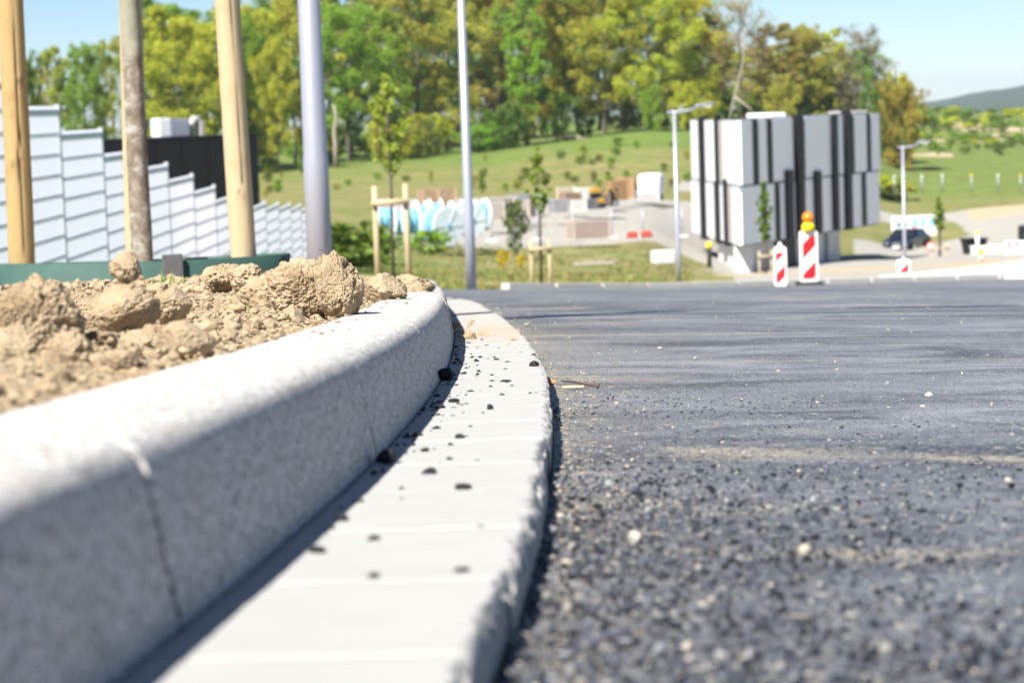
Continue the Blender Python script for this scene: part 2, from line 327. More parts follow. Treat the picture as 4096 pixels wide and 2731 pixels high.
def grid_mesh(name, V, nr, nc, attrs=None, smooth=True):
    """V: (nr*nc,3) row-major array"""
    me = bpy.data.meshes.new(name); me.vertices.add(nr * nc); me.vertices.foreach_set('co', np.ascontiguousarray(V, np.float32).ravel())
    r_, c_ = np.meshgrid(np.arange(nr - 1), np.arange(nc - 1), indexing='ij'); a = (r_ * nc + c_).ravel(); q = np.stack([a, a + 1, a + nc + 1, a + nc], 1)
    nf = len(q); me.loops.add(nf * 4); me.loops.foreach_set('vertex_index', q.ravel().astype(np.int32)); me.polygons.add(nf)
    me.polygons.foreach_set('loop_start', np.arange(0, nf * 4, 4, dtype=np.int32)); me.polygons.foreach_set('loop_total', np.full(nf, 4, np.int32))
    me.update(calc_edges=True); me.validate()
    for k, a_ in (attrs or {}).items():
        at_ = me.attributes.new(k, 'FLOAT', 'POINT'); at_.data.foreach_set('value', np.ascontiguousarray(a_, np.float32).ravel())
    if smooth: me.shade_smooth()
    return me
def set_attr(me, name, vals):
    a = me.attributes.new(name, 'FLOAT', 'POINT'); a.data.foreach_set('value', np.ascontiguousarray(vals, np.float32))
def ico(sub):
    bm = bmesh.new(); bmesh.ops.create_icosphere(bm, subdivisions=sub, radius=1); v = np.array([p.co[:] for p in bm.verts]); f = [tuple(q.index for q in t.verts) for t in bm.faces]; bm.free(); return v, f
ICO = {k: ico(k) for k in (1, 2, 3, 5, 6, 7)}
def copy_tree(o, parent=None):
    c = o.copy(); col.objects.link(c); c.parent = parent
    for ch in list(o.children): copy_tree(ch, c)
    return c

# ------------------------------------------------------------------ ground sheet
def road_left(y):
    a = kerb_x(np.minimum(y, 14.5)) + .157
    yy = np.array([14.5, 20, 26, 31, 35, 36.5, 38.5, 40.5, 42.5, 45, 48, 52, 60]); xx = np.array([float(kerb_x(14.5)) + .157, -1.75, -1.9, -1.5, -.9, -.2, 1.9, 4.4, 7.2, 11.0, 16.5, 26, 60])
    return np.where(y < 14.5, a, np.interp(y, yy, xx))
def road_right(y): return 4.5 + .30 * np.maximum(y, 0)
def build_ground():
    ys = np.concatenate([np.linspace(-14, 24, 60), np.geomspace(25, 60, 70), np.geomspace(60.6, 560, 230), np.geomspace(600, 7000, 24)])
    us = np.concatenate([np.linspace(-1.6, -.32, 14), np.linspace(-.3, .42, 190), np.linspace(.46, 1.6, 12)])
    Y, U = np.meshgrid(ys, us, indexing='ij'); W = np.maximum(Y, 0) + 14; X = U * W
    x, y = X.ravel(), Y.ravel(); z = gz(x, y)
    far = np.clip((y - 30) / 60, 0, 1); z = z + far * (.10 * fbm(np.c_[x / 6, y / 9, 0 * x], 4, 3) + .03 * fbm(np.c_[x / 1.2, y / 1.5, 0 * x], 3, 5))
    inroad = (x > road_left(y) - .25) & (x < road_right(y) + .3) & (y < 49.5)
    hid = ((y < 15.2) & (x < kerb_x(np.minimum(y, 14.9)) + .4) & (x > -4.3))
    z = np.where(inroad | hid, z - .16, z)
    u = x / np.maximum(y, 1)
    # what grows or lies where: gravel yard, sandy verge, fresh green crest
    yard = np.clip((y - (104 + 14 * np.clip((u - .0) / .06, 0, 1))) / 6, 0, 1) * np.clip((196 - y) / 8, 0, 1) * (u < .088) * (u > -.055)
    yard = np.maximum(yard, np.clip(1 - np.abs(y - (216 - 120 * np.clip(u - .09, 0, .2))) / 12, 0, 1) * 1.3 * (u > .07))
    track = np.clip((u - (.178 + .0003 * (200 - y))) / .012, 0, 1) * np.clip((y - 100) / 10, 0, 1) * np.clip((225 - y) / 20, 0, 1)
    plaza = np.clip((y - (96 - 30 * np.clip((u - .10) / .1, 0, 1))) / 5, 0, 1) * np.clip((178 - y) / 6, 0, 1) * np.clip((u - .138) / .01, 0, 1)
    plaza = np.maximum(plaza, np.clip((y - 104) / 3, 0, 1) * np.clip((150 - y) / 4, 0, 1) * np.clip((u - .082) / .006, 0, 1))
    plaza = np.maximum(plaza, np.clip(1 - np.abs(y - 112) / 8, 0, 1) * np.clip((u - .075) / .01, 0, 1))
    pale = np.clip((u - .088) / .01, 0, 1) * (y > 46) * np.clip((112 - y) / 4, 0, 1)
    gravel = np.clip(np.maximum(np.maximum(yard, track), np.maximum(plaza, pale)), 0, 1)
    d = road_left(y) - x; yb = np.interp(x, [-1.9, -.9, -.2, 1.9, 4.4, 7.2, 11, 16.5], [33, 35, 36.5, 38.5, 40.5, 42.5, 45, 48]); sand = np.clip(1.25 - np.abs(y - yb - 1.5) / 3.2, 0, 1) * (y > 30) * (y < 70)
    sand = np.maximum(sand, np.clip(1 - np.abs(y - 100) / 12, 0, 1) * (u > .085) * .9)
    sand = np.maximum(sand, (np.abs(y - 205) < 12) * (u > .19) * .8)
    sand = np.maximum(sand, .42 * (fbm(np.c_[x / 9, y / 7, 0 * x], 4, 21) > .12) * (y > 40) * (y < 110) + .62 * (u > .165) * (y > 320) * (y < 470) * (fbm(np.c_[x / 14, y / 22, 0 * x], 4, 8) > .02))
    lush = (.62 + .3 * (fbm(np.c_[x / 15, y / 15, 0 * x], 4, 33) > -.1)) * np.clip((y - (246 + 160 * np.clip(u - .02, -.1, 0))) / 12, 0, 1) * (u < .11) * 1.0
    lush = np.maximum(lush, .75 * np.clip((y - 225) / 20, 0, 1) * (u >= .11)); lush = np.maximum(lush, .8 * np.clip((.0 - u) / .05, 0, 1) * (y < 100))
    o = link('ground', grid_mesh('ground', np.c_[x, y, z], len(ys), len(us), dict(gravel=gravel, sand=sand, lush=np.clip(lush, 0, 1))), 'ground'); tag(o, kind='structure')
build_ground()

# ------------------------------------------------------------------ road sheet
def road_z(x, y): return gz(x, y)
def build_road():
    ys = np.concatenate([np.linspace(-3, .6, 12), np.geomspace(.65, 14.5, 260), np.geomspace(14.7, 48.5, 110)]); ts = np.concatenate([np.linspace(0, .12, 40), np.linspace(.135, 1, 46)])
    Y, T = np.meshgrid(ys, ts, indexing='ij'); L = road_left(Y) + .002; Rr = road_right(Y); X = L + (Rr - L) * T ** 1.35
    x, y = X.ravel(), Y.ravel(); z = road_z(x, y)
    n = np.clip(1 - np.maximum(y - 8, 0) / 8, 0, 1)
    d = x - road_left(y)
    z = z + n * (.0022 * fbm(np.c_[x * 9, y * 9, 0 * x], 4, 11) + .004 * fbm(np.c_[x * 1.5, y * 1.5, 0 * x], 3, 12)) + .012 * np.clip((y - 4.5) / 3, 0, 1)
    e = np.exp(-np.maximum(d, 0) / .035) * .9 + np.exp(-np.maximum(d, 0) / .22) * .75 * np.exp(-((y - 5.6) / 1.6) ** 2) + .25 * np.exp(-np.maximum(d, 0) / .1)
    o = link('road', grid_mesh('road', np.c_[x, y, z], len(ys), len(ts), dict(edge_dirt=np.clip(e, 0, 1))), 'asphalt'); tag(o, kind='structure')
build_road()

# ------------------------------------------------------------------ kerb and gutter
kerb = empty('kerb'); tag(kerb, kind='structure')
def kerb_stone(s0, s1, k):
    prof = [(.004, -.09), (0.0, 0.0), (-.006, .035), (-.0125, .072), (-.0142, .081), (-.0172, .0875), (-.0225, .0925), (-.030, .0955), (-.043, .0970), (-.085, .099), (-.12, .0995), (-.142, .098), (-.149, .091), (-.150, .05), (-.15, -.09)]
    n = max(6, int((s1 - s0) / .04)); ss = np.concatenate([[s0, s0 + .003], np.linspace(s0 + .012, s1 - .012, n), [s1 - .003, s1]]); inset = [.0005, .0001] + [0] * n + [.0001, .0005]
    V = []; jz = random.uniform(-.0012, .0012); jn = random.uniform(-.0012, .0012)
    for s_, ins in zip(ss, inset):
        p, t, nn = kerb_pt(s_); zb = float(gut_z(p[0], p[1]))
        for (a, h) in prof:
            aa = a + jn - (ins if a > -.07 else -ins); hh = h + jz - (ins if h > .06 else 0)
            V.append((p[0] + nn[0] * aa, p[1] + nn[1] * aa, zb + hh))
    V = np.array(V); q = V * 55; keep = np.tile(np.array([0] + [1] * (len(prof) - 1)), len(ss)); V[:, 2] += keep * .0009 * fbm(q, 3, 40 + k); V[:, 0] += keep * .0009 * fbm(q, 3, 80 + k)
    m_ = len(prof); me = grid_mesh('kerb_stone', V, len(ss), m_)
    bm = bmesh.new(); bm.from_mesh(me); bm.verts.ensure_lookup_table()
    bm.faces.new([bm.verts[i] for i in range(m_)][::-1]).smooth = False; bm.faces.new([bm.verts[(len(ss) - 1) * m_ + i] for i in range(m_)]).smooth = False
    bmesh.ops.recalc_face_normals(bm, faces=bm.faces); bm.to_mesh(me); bm.free()
    link('kerb_stone', me, 'kerb', kerb)
sj = arc_of_y(1.208)
k_ = 0
for i in range(-2, 13):
    a = sj + i * 1.008; b = a + 1.0
    a, b = max(a, .03), min(b, _arc[-1] - .03)
    if b - a > .2: kerb_stone(a, b, k_); k_ += 1
def kerb_joint(s_):
    prof = [(-.001, -.02), (-.004, .0), (-.010, .035), (-.0165, .069), (-.021, .079), (-.027, .0855), (-.036, .0895), (-.06, .0925), (-.12, .0945), (-.14, .06), (-.14, -.02)]; V = []
    for ds in (-.006, .006):
        p, t, nn = kerb_pt(s_ + ds); zb = float(gut_z(p[0], p[1])); V += [(p[0] + nn[0] * a, p[1] + nn[1] * a, zb + h) for a, h in prof]
    n = len(prof); mb = MB(); mb.add(V, [(i, i + 1, n + i + 1, n + i) for i in range(n - 1)] + [tuple(range(n))[::-1], tuple(range(n, 2 * n))]); mb.build('mortar_joint', 'mortar', kerb)
for i in range(-1, 12): kerb_joint(sj + i * 1.008 - .004)
gutter = empty('gutter'); tag(gutter, kind='structure')
def gutter_stone(s0, s1, k, fine):
    na, nb = (44, 8) if fine else (6, 5); ln = s1 - s0; wd = .1545
    ta = np.concatenate([[0, .006, .018], np.linspace(.05, .95, na), [.982, .994, 1]]); tb = np.concatenate([[0, .02, .04], np.linspace(.1, .9, nb), [.93, .945, .958, .97, .98, .99, 1]])
    A, B = np.meshgrid(ta, tb, indexing='ij'); V = []; jz = random.uniform(-.0006, .0006); tilt = random.uniform(-.002, .002); jw = random.uniform(-.003, .003)
    for a, b in zip(A.ravel(), B.ravel()):
        p, t, nn = kerb_pt(s0 + a * ln); off = .002 + b * (wd + jw); V.append((p[0] + nn[0] * off, p[1] + nn[1] * off, float(gut_z(p[0], p[1])) + jz + tilt * (a - .5) * ln))
    V = np.array(V); a = A.ravel(); b = B.ravel(); rim = np.maximum(np.clip(1 - np.minimum(a, 1 - a) / .012, 0, 1), np.clip(1 - np.minimum(b, 1 - b) / .025, 0, 1))
    V[:, 2] -= .0011 * rim ** 2; V[:, 2] += .0007 * fbm(V * 60, 3, 90 + k)
    # broken outer arris
    yv = np.c_[V[:, 1] * 30, V[:, 0] * 0 + k, V[:, 0] * 0]; lim = .965 + .020 * vnoise(yv, 5) + .018 * vnoise(yv * 3.1, 6) + .012 * vnoise(yv * 8, 7)
    ch = np.clip((b - lim) / .012, 0, 1) * (np.clip(1.75 - V[:, 1] * .42, .22, 1) if fine else .2); dep = .010 + .009 * vnoise(np.c_[V[:, 1] * 90, V[:, 0] * 160, V[:, 0] * 0], 8) + .10 * np.maximum(b - lim, 0)
    V[:, 2] -= ch * np.maximum(dep, .002)
    nr, nc = A.shape; me = grid_mesh('gutter_stone', V, nr, nc)
    y = V[:, 1]; soil = np.clip(np.exp(-((y - 5.7) / .55) ** 2) * 1.2 + .25 * (y > 6.2), 0, 1)
    bm = bmesh.new(); bm.from_mesh(me); bm.verts.ensure_lookup_table()
    ring = [i * nc for i in range(nr)] + [(nr - 1) * nc + j for j in range(1, nc)] + [i * nc + nc - 1 for i in range(nr - 2, -1, -1)] + [j for j in range(nc - 2, 0, -1)]
    top = [bm.verts[i] for i in ring]; low = [bm.verts.new((v.co.x, v.co.y, v.co.z - .07)) for v in top]
    for q in range(len(ring)): bm.faces.new((top[q], top[(q + 1) % len(ring)], low[(q + 1) % len(ring)], low[q])).smooth = False
    bmesh.ops.recalc_face_normals(bm, faces=bm.faces); bm.to_mesh(me); bm.free(); n0 = len(me.vertices); set_attr(me, 'soil', np.concatenate([soil, np.zeros(n0 - len(soil))]))
    link('gutter_stone', me, 'gutter', gutter)
sg = arc_of_y(1.61)
for i in range(-6, 48):
    a = sg + i * .2525
    if a > .05 and a + .2495 < _arc[-1] - .05: gutter_stone(a, a + .2495, i + 10, i < 14)

# ------------------------------------------------------------------ planting bed soil
def bed_z(x, y):
    """smooth soil level behind the kerb"""
    kx = kerb_x(np.minimum(y, 14.9)); zt = gut_z(kx, y) + .0985; d = np.maximum(kx - .15 - x, 0)
    return zt - .010 + .012 * np.clip(d / .12, 0, 1) + (.011 + .021 * np.clip((y - 3.2) / 2.5, 0, 1)) * np.clip(d / .30, 0, 1)
def crease(p, f, seed, k=3):
    return (1 - np.abs(fbm(p * f + seed * 2.3, 2, seed))) ** (2 * k)
def build_bed():
    ys = np.geomspace(1.1, 15, 620); ds = np.concatenate([np.linspace(0, .5, 220), np.linspace(.504, 1.5, 130), np.geomspace(1.52, 4.2, 30)]); ds = np.concatenate([[-.008], ds])
    Y, D = np.meshgrid(ys, ds, indexing='ij'); kx = kerb_x(Y) - .149; X = kx - D; x, y, d = X.ravel(), Y.ravel(), D.ravel()
    z = bed_z(x, y); a = np.clip(d / .06, 0, 1); q = np.c_[x, y, 0 * x]
    f1, f2, idv = worley(q * 22 + .35 * np.c_[fbm(q * 30, 2, 1), fbm(q * 30, 2, 2), 0 * x], 7)
    g1, g2, idg = worley(q * 55, 17)
    n = .014 * fbm(q * 7, 5, 51) + .006 * (idv - .45) * np.clip((f2 - f1) * 3, 0, 1) + .005 * (idg - .4) * np.clip((g2 - g1) * 3, 0, 1) + .006 * fbm(q * 45, 4, 57, .65) + .004 * fbm(q * 150, 3, 61) - .006 * crease(q, 26, 63, 4) - .004 * crease(q, 80, 64, 3)
    z = z + a * n - (1 - a) * .003
    z = np.where(d < 0, z - .02, z)
    o = link('planting_bed', grid_mesh('planting_bed', np.c_[x, y, z], len(ys), len(ds)), 'soil'); tag(o, kind='structure')
build_bed()
def clod_mesh(name, sub, seed, size, rough=1.0, flat=.8):
    v, f = ICO[sub]; s_ = np.array(size); p = v * 1.0
    f1, f2, idv = worley(p * 2.2 + seed * 3.1, seed); h1, h2, idh = worley(p * 6.5 + seed * 1.7, seed + 5)
    r_ = 1 + rough * (.30 * fbm(p * 1.5 + seed, 3, seed) + .10 * (idv - .5) * np.clip((f2 - f1) * 3, 0, 1) + .06 * (idh - .5) * np.clip((h2 - h1) * 3, 0, 1) + .14 * fbm(p * 4.5 + seed, 5, seed + 3, .66) - .10 * crease(p, 2.6, seed + 21, 5) - .05 * crease(p, 6.5, seed + 22, 4))
    if sub >= 5: r_ = r_ + rough * (.07 * fbm(p * 20, 4, seed + 8, .7) - .045 * crease(p, 15, seed + 23, 3) - .34 * np.clip(fbm(p * 5.5, 3, seed + 12) - .22, 0, 1))
    rg_ = np.random.default_rng(seed + 900)
    q = p * r_[:, None]
    if sub >= 5 and rough < 1.05:          # broken faces
        for _k in range(13):
            n_ = rg_.normal(size=3); n_ /= np.linalg.norm(n_); off = rg_.uniform(.66, .95); dd = q @ n_ + .05 * fbm(p * 7 + _k, 3, seed + _k, .65) - off; q = q - np.outer(np.where(dd > 0, dd * .93, 0), n_)
    if sub >= 5: q = q * (1 + .05 * fbm(p * 8 + seed, 4, seed + 31, .65) + .035 * fbm(p * 21, 3, seed + 33, .65) - .035 * crease(p, 11, seed + 35, 3))[:, None]
    q = q * s_
    me = bpy.data.meshes.new(name); me.from_pydata(q.tolist(), [], f); me.update(); me.shade_smooth(); return me
def clod(px, py, d, size, seed, label, sub=6, rough=1.0, rot=(0, 0, 0)):
    p = at(px, py, d); o = link('soil_clod', clod_mesh('soil_clod', sub, seed, size, rough), 'soil'); o.location = p; o.rotation_euler = rot
    tag(o, label, 'clod', 'clods of dry soil in the planting bed'); return o
clod(127, 267, 2.62, (.0190, .0195, .0185), 3, 'small knobbly soil clod balanced on top of a bigger round clod')
clod(124, 312, 2.60, (.040, .040, .0335), 5, 'round pale soil clod carrying the smaller clod on its top', sub=7, rough=.6)
clod(34, 322, 2.30, (.046, .045, .042), 8, 'big dark fibrous soil clod at the left edge of the picture', sub=7, rough=.95)
clod(186, 340, 2.34, (.0285, .029, .0205), 12, 'egg shaped soil clod right of and below the round pale clod', sub=6, rough=.6)
clod(172, 306, 2.85, (.024, .026, .024), 14, 'soil clod with a cracked shaded side behind the egg shaped clod')
clod(308, 292, 3.72, (.066, .07, .052), 21, 'largest crumbly soil mound beside the kerb', sub=7, rough=.8)
clod(336, 287, 3.66, (.040, .045, .054), 24, 'rugged lump forming the right end of the largest soil mound', sub=7, rough=.85)
clod(268, 300, 3.85, (.060, .06, .040), 26, 'low lump at the left foot of the largest soil mound', sub=6, rough=.9)
clod(384, 290, 4.9, (.050, .055, .034), 31, 'pale soil clod on the kerb edge right of the largest mound', rough=.9)
clod(410, 287, 5.9, (.065, .07, .032), 33, 'low soil clod farthest along the kerb top', rough=.9)
clod(222, 278, 4.6, (.045, .05, .030), 36, 'soil clod in front of the green watering ring, left of the mound')
clod(248, 279, 4.5, (.042, .04, .030), 38, 'soil clod between the ring and the left foot of the mound')
clod(70, 350, 2.12, (.022, .024, .018), 41, 'small soil clod below the dark clod at the left edge')
clod(12, 348, 2.1, (.027, .026, .021), 43, 'small soil clod cut by the left edge of the picture')
clod(99, 341, 2.36, (.0165, .018, .015), 45, 'little soil clod under the round pale clod')
clod(150, 337, 2.5, (.018, .018, .014), 47, 'little soil clod between the round and the egg shaped clod')
clod(120, 360, 2.05, (.016, .018, .010), 48, 'low soil clod lying nearest to the kerb top')
clod(60, 383, 1.85, (.016, .018, .010), 49, 'blurred soil clod nearest the lower left of the bed')
clod(470, 338, 5.25, (.016, .02, .015), 51, 'angular soil clod lying in the gutter against the kerb', sub=5)
def scatter(name, spots, variants, mat, kind='stuff', label=None, cat=None):
    """spots: list of (loc, size3, rz); one joined mesh of small pieces nobody could count"""
    V = []; Fc = []; k = 0
    for i, (loc, sz, rz) in enumerate(spots):
        v, f = variants[i % len(variants)]; c, s_ = math.cos(rz), math.sin(rz); q = v * np.array(sz)
        V.append(np.c_[q[:, 0] * c - q[:, 1] * s_ + loc[0], q[:, 0] * s_ + q[:, 1] * c + loc[1], q[:, 2] + loc[2]]); Fc.append(np.array(f) + k); k += len(v)
    V = np.concatenate(V); Fc = np.concatenate(Fc); me = bpy.data.meshes.new(name); me.from_pydata(V.tolist(), [], Fc.tolist()); me.update()
    o = link(name, me, mat); return tag(o, label, cat, None, kind)
def lumpy(sub, seed, amp=.35):
    v, f = ICO[sub]; r_ = 1 + amp * vnoise(v * 1.6 + seed * 5.3, seed) + amp * .6 * vnoise(v * 4 + seed, seed + 1); return v * r_[:, None], f
LUMP2 = [lumpy(2, k) for k in range(8)]; LUMP1 = [lumpy(1, k, .3) for k in range(6)]; LUMP3 = [lumpy(3, k, .45) for k in range(6)]
def angular(sub, seed):
    v, f = lumpy(sub, seed, .3); rg_ = np.random.default_rng(seed)
    for _k in range(9):
        n_ = rg_.normal(size=3); n_ /= np.linalg.norm(n_); dd = v @ n_ - rg_.uniform(.5, .85); v = v - np.outer(np.where(dd > 0, dd, 0), n_)
    return v, f
LUMPA = [angular(2, 50 + k) for k in range(10)]; LUMPB = [angular(3, 80 + k) for k in range(8)]
def bed_crumbs():
    sp = []
    for i in range(7500):
        y = float(np.exp(RNG.uniform(math.log(1.5), math.log(9)))); d = RNG.uniform(.0, .9) ** 1.3 * 1.2; x = float(kerb_x(y)) - .155 - d
        r_ = float(np.clip(RNG.lognormal(-6.15, .75), .001, .015)) * (.7 + .1 * y)
        if d < .03: r_ = min(r_, .005)
        sp.append(((x, y, float(bed_z(x, y)) + .006 * min(1, d / .05) + r_ * .35), (r_ * RNG.uniform(.8, 1.3), r_ * RNG.uniform(.8, 1.3), r_ * .8), RNG.uniform(0, 6.3)))
    scatter('soil_crumbs', sp, LUMPA, 'soil'); sp = []
    for i in range(900):
        y = float(np.exp(RNG.uniform(math.log(1.5), math.log(7)))); d = .012 + .85 * RNG.random() ** 1.3; x = float(kerb_x(y)) - .155 - d; r_ = float(np.clip(RNG.lognormal(-4.95, .5), .004, .024)) * min(1, .5 + d * 2.5)
        sp.append(((x, y, float(bed_z(x, y)) + r_ * .2), (r_ * RNG.uniform(.8, 1.4), r_ * RNG.uniform(.8, 1.3), r_ * .75), RNG.uniform(0, 6.3)))
    scatter('soil_lumps', sp, LUMPB, 'soil')
bed_crumbs()

# ------------------------------------------------------------------ loose bits on gutter, kerb and road
def gpt(px, py, lift=0.0, H=RH):
    v = Fv + Rv * ((px - 512) / FPX) - Uv * ((py - 341) / FPX); a = RC * v.y ** 2; b = v.z + RS * v.y + RT * v.x
    D = b * b - 4 * a * H; k = (-b - math.sqrt(max(D, 0))) / (2 * a); q = v * k; return Vector((q.x, q.y, q.z + lift))
def lump_thing(px, py, r_, seed, label, H=RH, mat='asphalt_lump', name='asphalt_lump', cat='asphalt', flat=.75, group='lumps of asphalt on the gutter'):
    p = gpt(px, py, 0, H); me = clod_mesh(name, 5, seed, (r_, r_ * .9, r_ * flat), 1.1); o = link(name, me, mat); zmin = min(v.co.z for v in me.vertices); o.location = (p.x, p.y, p.z - zmin * .85); o.rotation_euler = (0, 0, seed); return tag(o, label, cat, group)
lump_thing(387, 463, .0095, 61, 'large black asphalt lump in the kerb shadow, the nearer of two')
lump_thing(446, 380, .0125, 63, 'black asphalt lump against the kerb, the farther of two')
lump_thing(534, 368, .0085, 65, 'black asphalt lump on the gutter edge beside the road')
lump_thing(462, 575, .0058, 67, 'flat asphalt crumb on the gutter closest to the road side', flat=.45)
lump_thing(374, 580, .0036, 69, 'small asphalt crumb on the nearest gutter stones, left one')
lump_thing(490, 411, .0042, 71, 'asphalt crumb standing up in the middle of the gutter', flat=1.1)
def crumbs():
    sp = []; n = 0
    while len(sp) < 330:
        y = float(RNG.choice([RNG.normal(3.3, .8), RNG.uniform(1.2, 5.2)], p=[.7, .3]))
        if y < 1.1: continue
        u = RNG.uniform(.02, .98) if RNG.random() < .55 else RNG.beta(1, 5); p, t, nn = kerb_pt(arc_of_y(y)); off = .004 + .148 * u; x = p[0] + nn[0] * off; yy = p[1] + nn[1] * off
        r_ = float(np.clip(RNG.lognormal(-6.45, .55), .0006, .0055)); sp.append(((x, yy, float(gut_z(x, yy)) + r_ * .5), (r_ * RNG.uniform(.9, 1.6), r_, r_ * .75), RNG.uniform(0, 6.3)))
    scatter('asphalt_crumbs', sp, LUMP2, 'asphalt_lump')
    sp = []
    for i in range(260):   # soil in the gutter at the bend and on the kerb top
        if i < 150:
            y = RNG.normal(5.6, .45); p, t, nn = kerb_pt(arc_of_y(y)); off = RNG.uniform(.0, .2) ** 1.2; x = p[0] + nn[0] * off; yy = p[1]; z = float(gut_z(x, yy)) - (.015 if off > .157 else 0)
        else:
            y = RNG.uniform(2.6, 6.5); p, t, nn = kerb_pt(arc_of_y(y)); off = -.15 + .085 * RNG.beta(1, 2.4); x = p[0] + nn[0] * off; yy = p[1]; z = float(gut_z(p[0], yy)) + .0985
        r_ = float(np.clip(RNG.lognormal(-6.0 if i < 150 else -6.6, .55), .0007, .010)); sp.append(((x, yy, z + r_ * .4), (r_ * 1.2, r_, r_ * .7), RNG.uniform(0, 6.3)))
    scatter('soil_spill', sp, LUMP2, 'soil')
crumbs()
def road_grit():
    for name, mat, n, mu, seed in (('road_grit', 'grit', 2600, -7.2, 1), ('road_grit', 'grey_grit', 2200, -7.0, 2)):
        rng = np.random.default_rng(seed); sp = []
        for i in range(n):
            y = float(np.exp(rng.uniform(math.log(.95), math.log(12)))); L = float(road_left(np.array(y)))
            x = L + (rng.exponential(.05) if rng.random() < .34 else rng.uniform(0, .30 * y + .3)); r_ = float(np.clip(rng.lognormal(mu, .5), .0005, .0055)) * (1 if y < 3 else (.7 + .1 * y))
            sp.append(((x, y, g(x, y) + .0015 + .012 * min(1, max(0, (y - 4.5) / 3)) + r_ * .3), (r_ * rng.uniform(.9, 1.5), r_, r_ * .75), rng.uniform(0, 6.3)))
        scatter(name, sp, LUMP1, mat)
    o8 = (np.array([(1, 0, 0), (-1, 0, 0), (0, 1, 0), (0, -1, 0), (0, 0, 1), (0, 0, -1)], float), [(0, 2, 4), (2, 1, 4), (1, 3, 4), (3, 0, 4), (2, 0, 5), (1, 2, 5), (3, 1, 5), (0, 3, 5)])
    for ci, (mat, n) in enumerate((('agg_black', 11000), ('agg_grey', 9500), ('agg_pale', 1700))):
        rng = np.random.default_rng(60 + ci); sp = []
        yy = np.exp(rng.uniform(math.log(.92), math.log(5.5), n)); LL = road_left(yy); xx = LL + .004 + rng.random(n) ** 1.25 * (.30 * yy + .25); patch = fbm(np.c_[xx * 2.2, yy * 2.2, 0 * xx], 3, 77); fade = np.clip((yy - 1.2) / 2.6, 0, 1) ** .8 + .45 * np.clip((xx - LL - .25 * yy * .35) / (.2 * yy), 0, 1); keep = patch * .3 + rng.random(n) * 1.1 > .02 + fade * 1.0 - .55 * np.exp(-(xx - LL) / .22); xx, yy = xx[keep], yy[keep]; zz = gz(xx, yy)
        for x, y, z in zip(xx, yy, zz):
            r_ = float(np.clip(rng.lognormal(-6.32, .40), .0009, .0042)) * max(.5, 1.1 - .14 * y); sp.append(((x, y, z + .0008 - .0004 * (y - 1)), (r_ * rng.uniform(.8, 1.4), r_ * rng.uniform(.8, 1.3), r_ * rng.uniform(.6, 1.0)), rng.uniform(0, 6.3)))
        scatter('road_aggregate', sp, LUMP1, mat)
    sp = []; rng = np.random.default_rng(5)   # straw and splinters
    box = MB().box((0, 0, 0), (2, 2, 2)); bv = (np.array(box.v), [q for q in box.f])
    tri = []
    for q in bv[1]: tri += [(q[0], q[1], q[2]), (q[0], q[2], q[3])]
    for i in range(34):
        y = float(np.exp(rng.uniform(math.log(1.0), math.log(4.5)))); L = float(road_left(np.array(y))); x = L + .012 + rng.exponential(.035) if i < 26 else L + rng.uniform(0, .2 * y)
        l = rng.uniform(.003, .011); sp.append(((x, y, g(x, y) + .004), (l, .0004 + rng.random() * .0005, .0004), rng.normal(0, .6)))
    scatter('straw_bits', sp, [o8], 'straw')
road_grit()
def pebble(px, py, r_, seed, label, mat, flat=.7):
    o = lump_thing(px, py, r_, seed, label, RH + ROADDROP, mat, 'pebble', 'pebble', flat, 'single stones lying on the asphalt'); return o
pebble(805, 555, .0048, 73, 'yellowish rounded pebble alone on the blurred near asphalt', 'grit', .9)
pebble(929, 397, .0055, 75, 'white angular stone on the asphalt right of the middle', 'white_plastic')
pebble(888, 385, .0050, 77, 'dark grey stone on the asphalt beside the white stone', 'grey_grit')
pebble(567, 564, .0045, 79, 'whitish stone chip beside the gutter edge', 'grit', .45)
pebble(660, 350, .006, 81, 'sand coloured stone at the end of the sand streak', 'grit')
pebble(575, 309, .010, 83, 'sand coloured stone lying in the dark shadow line on the road', 'grit')
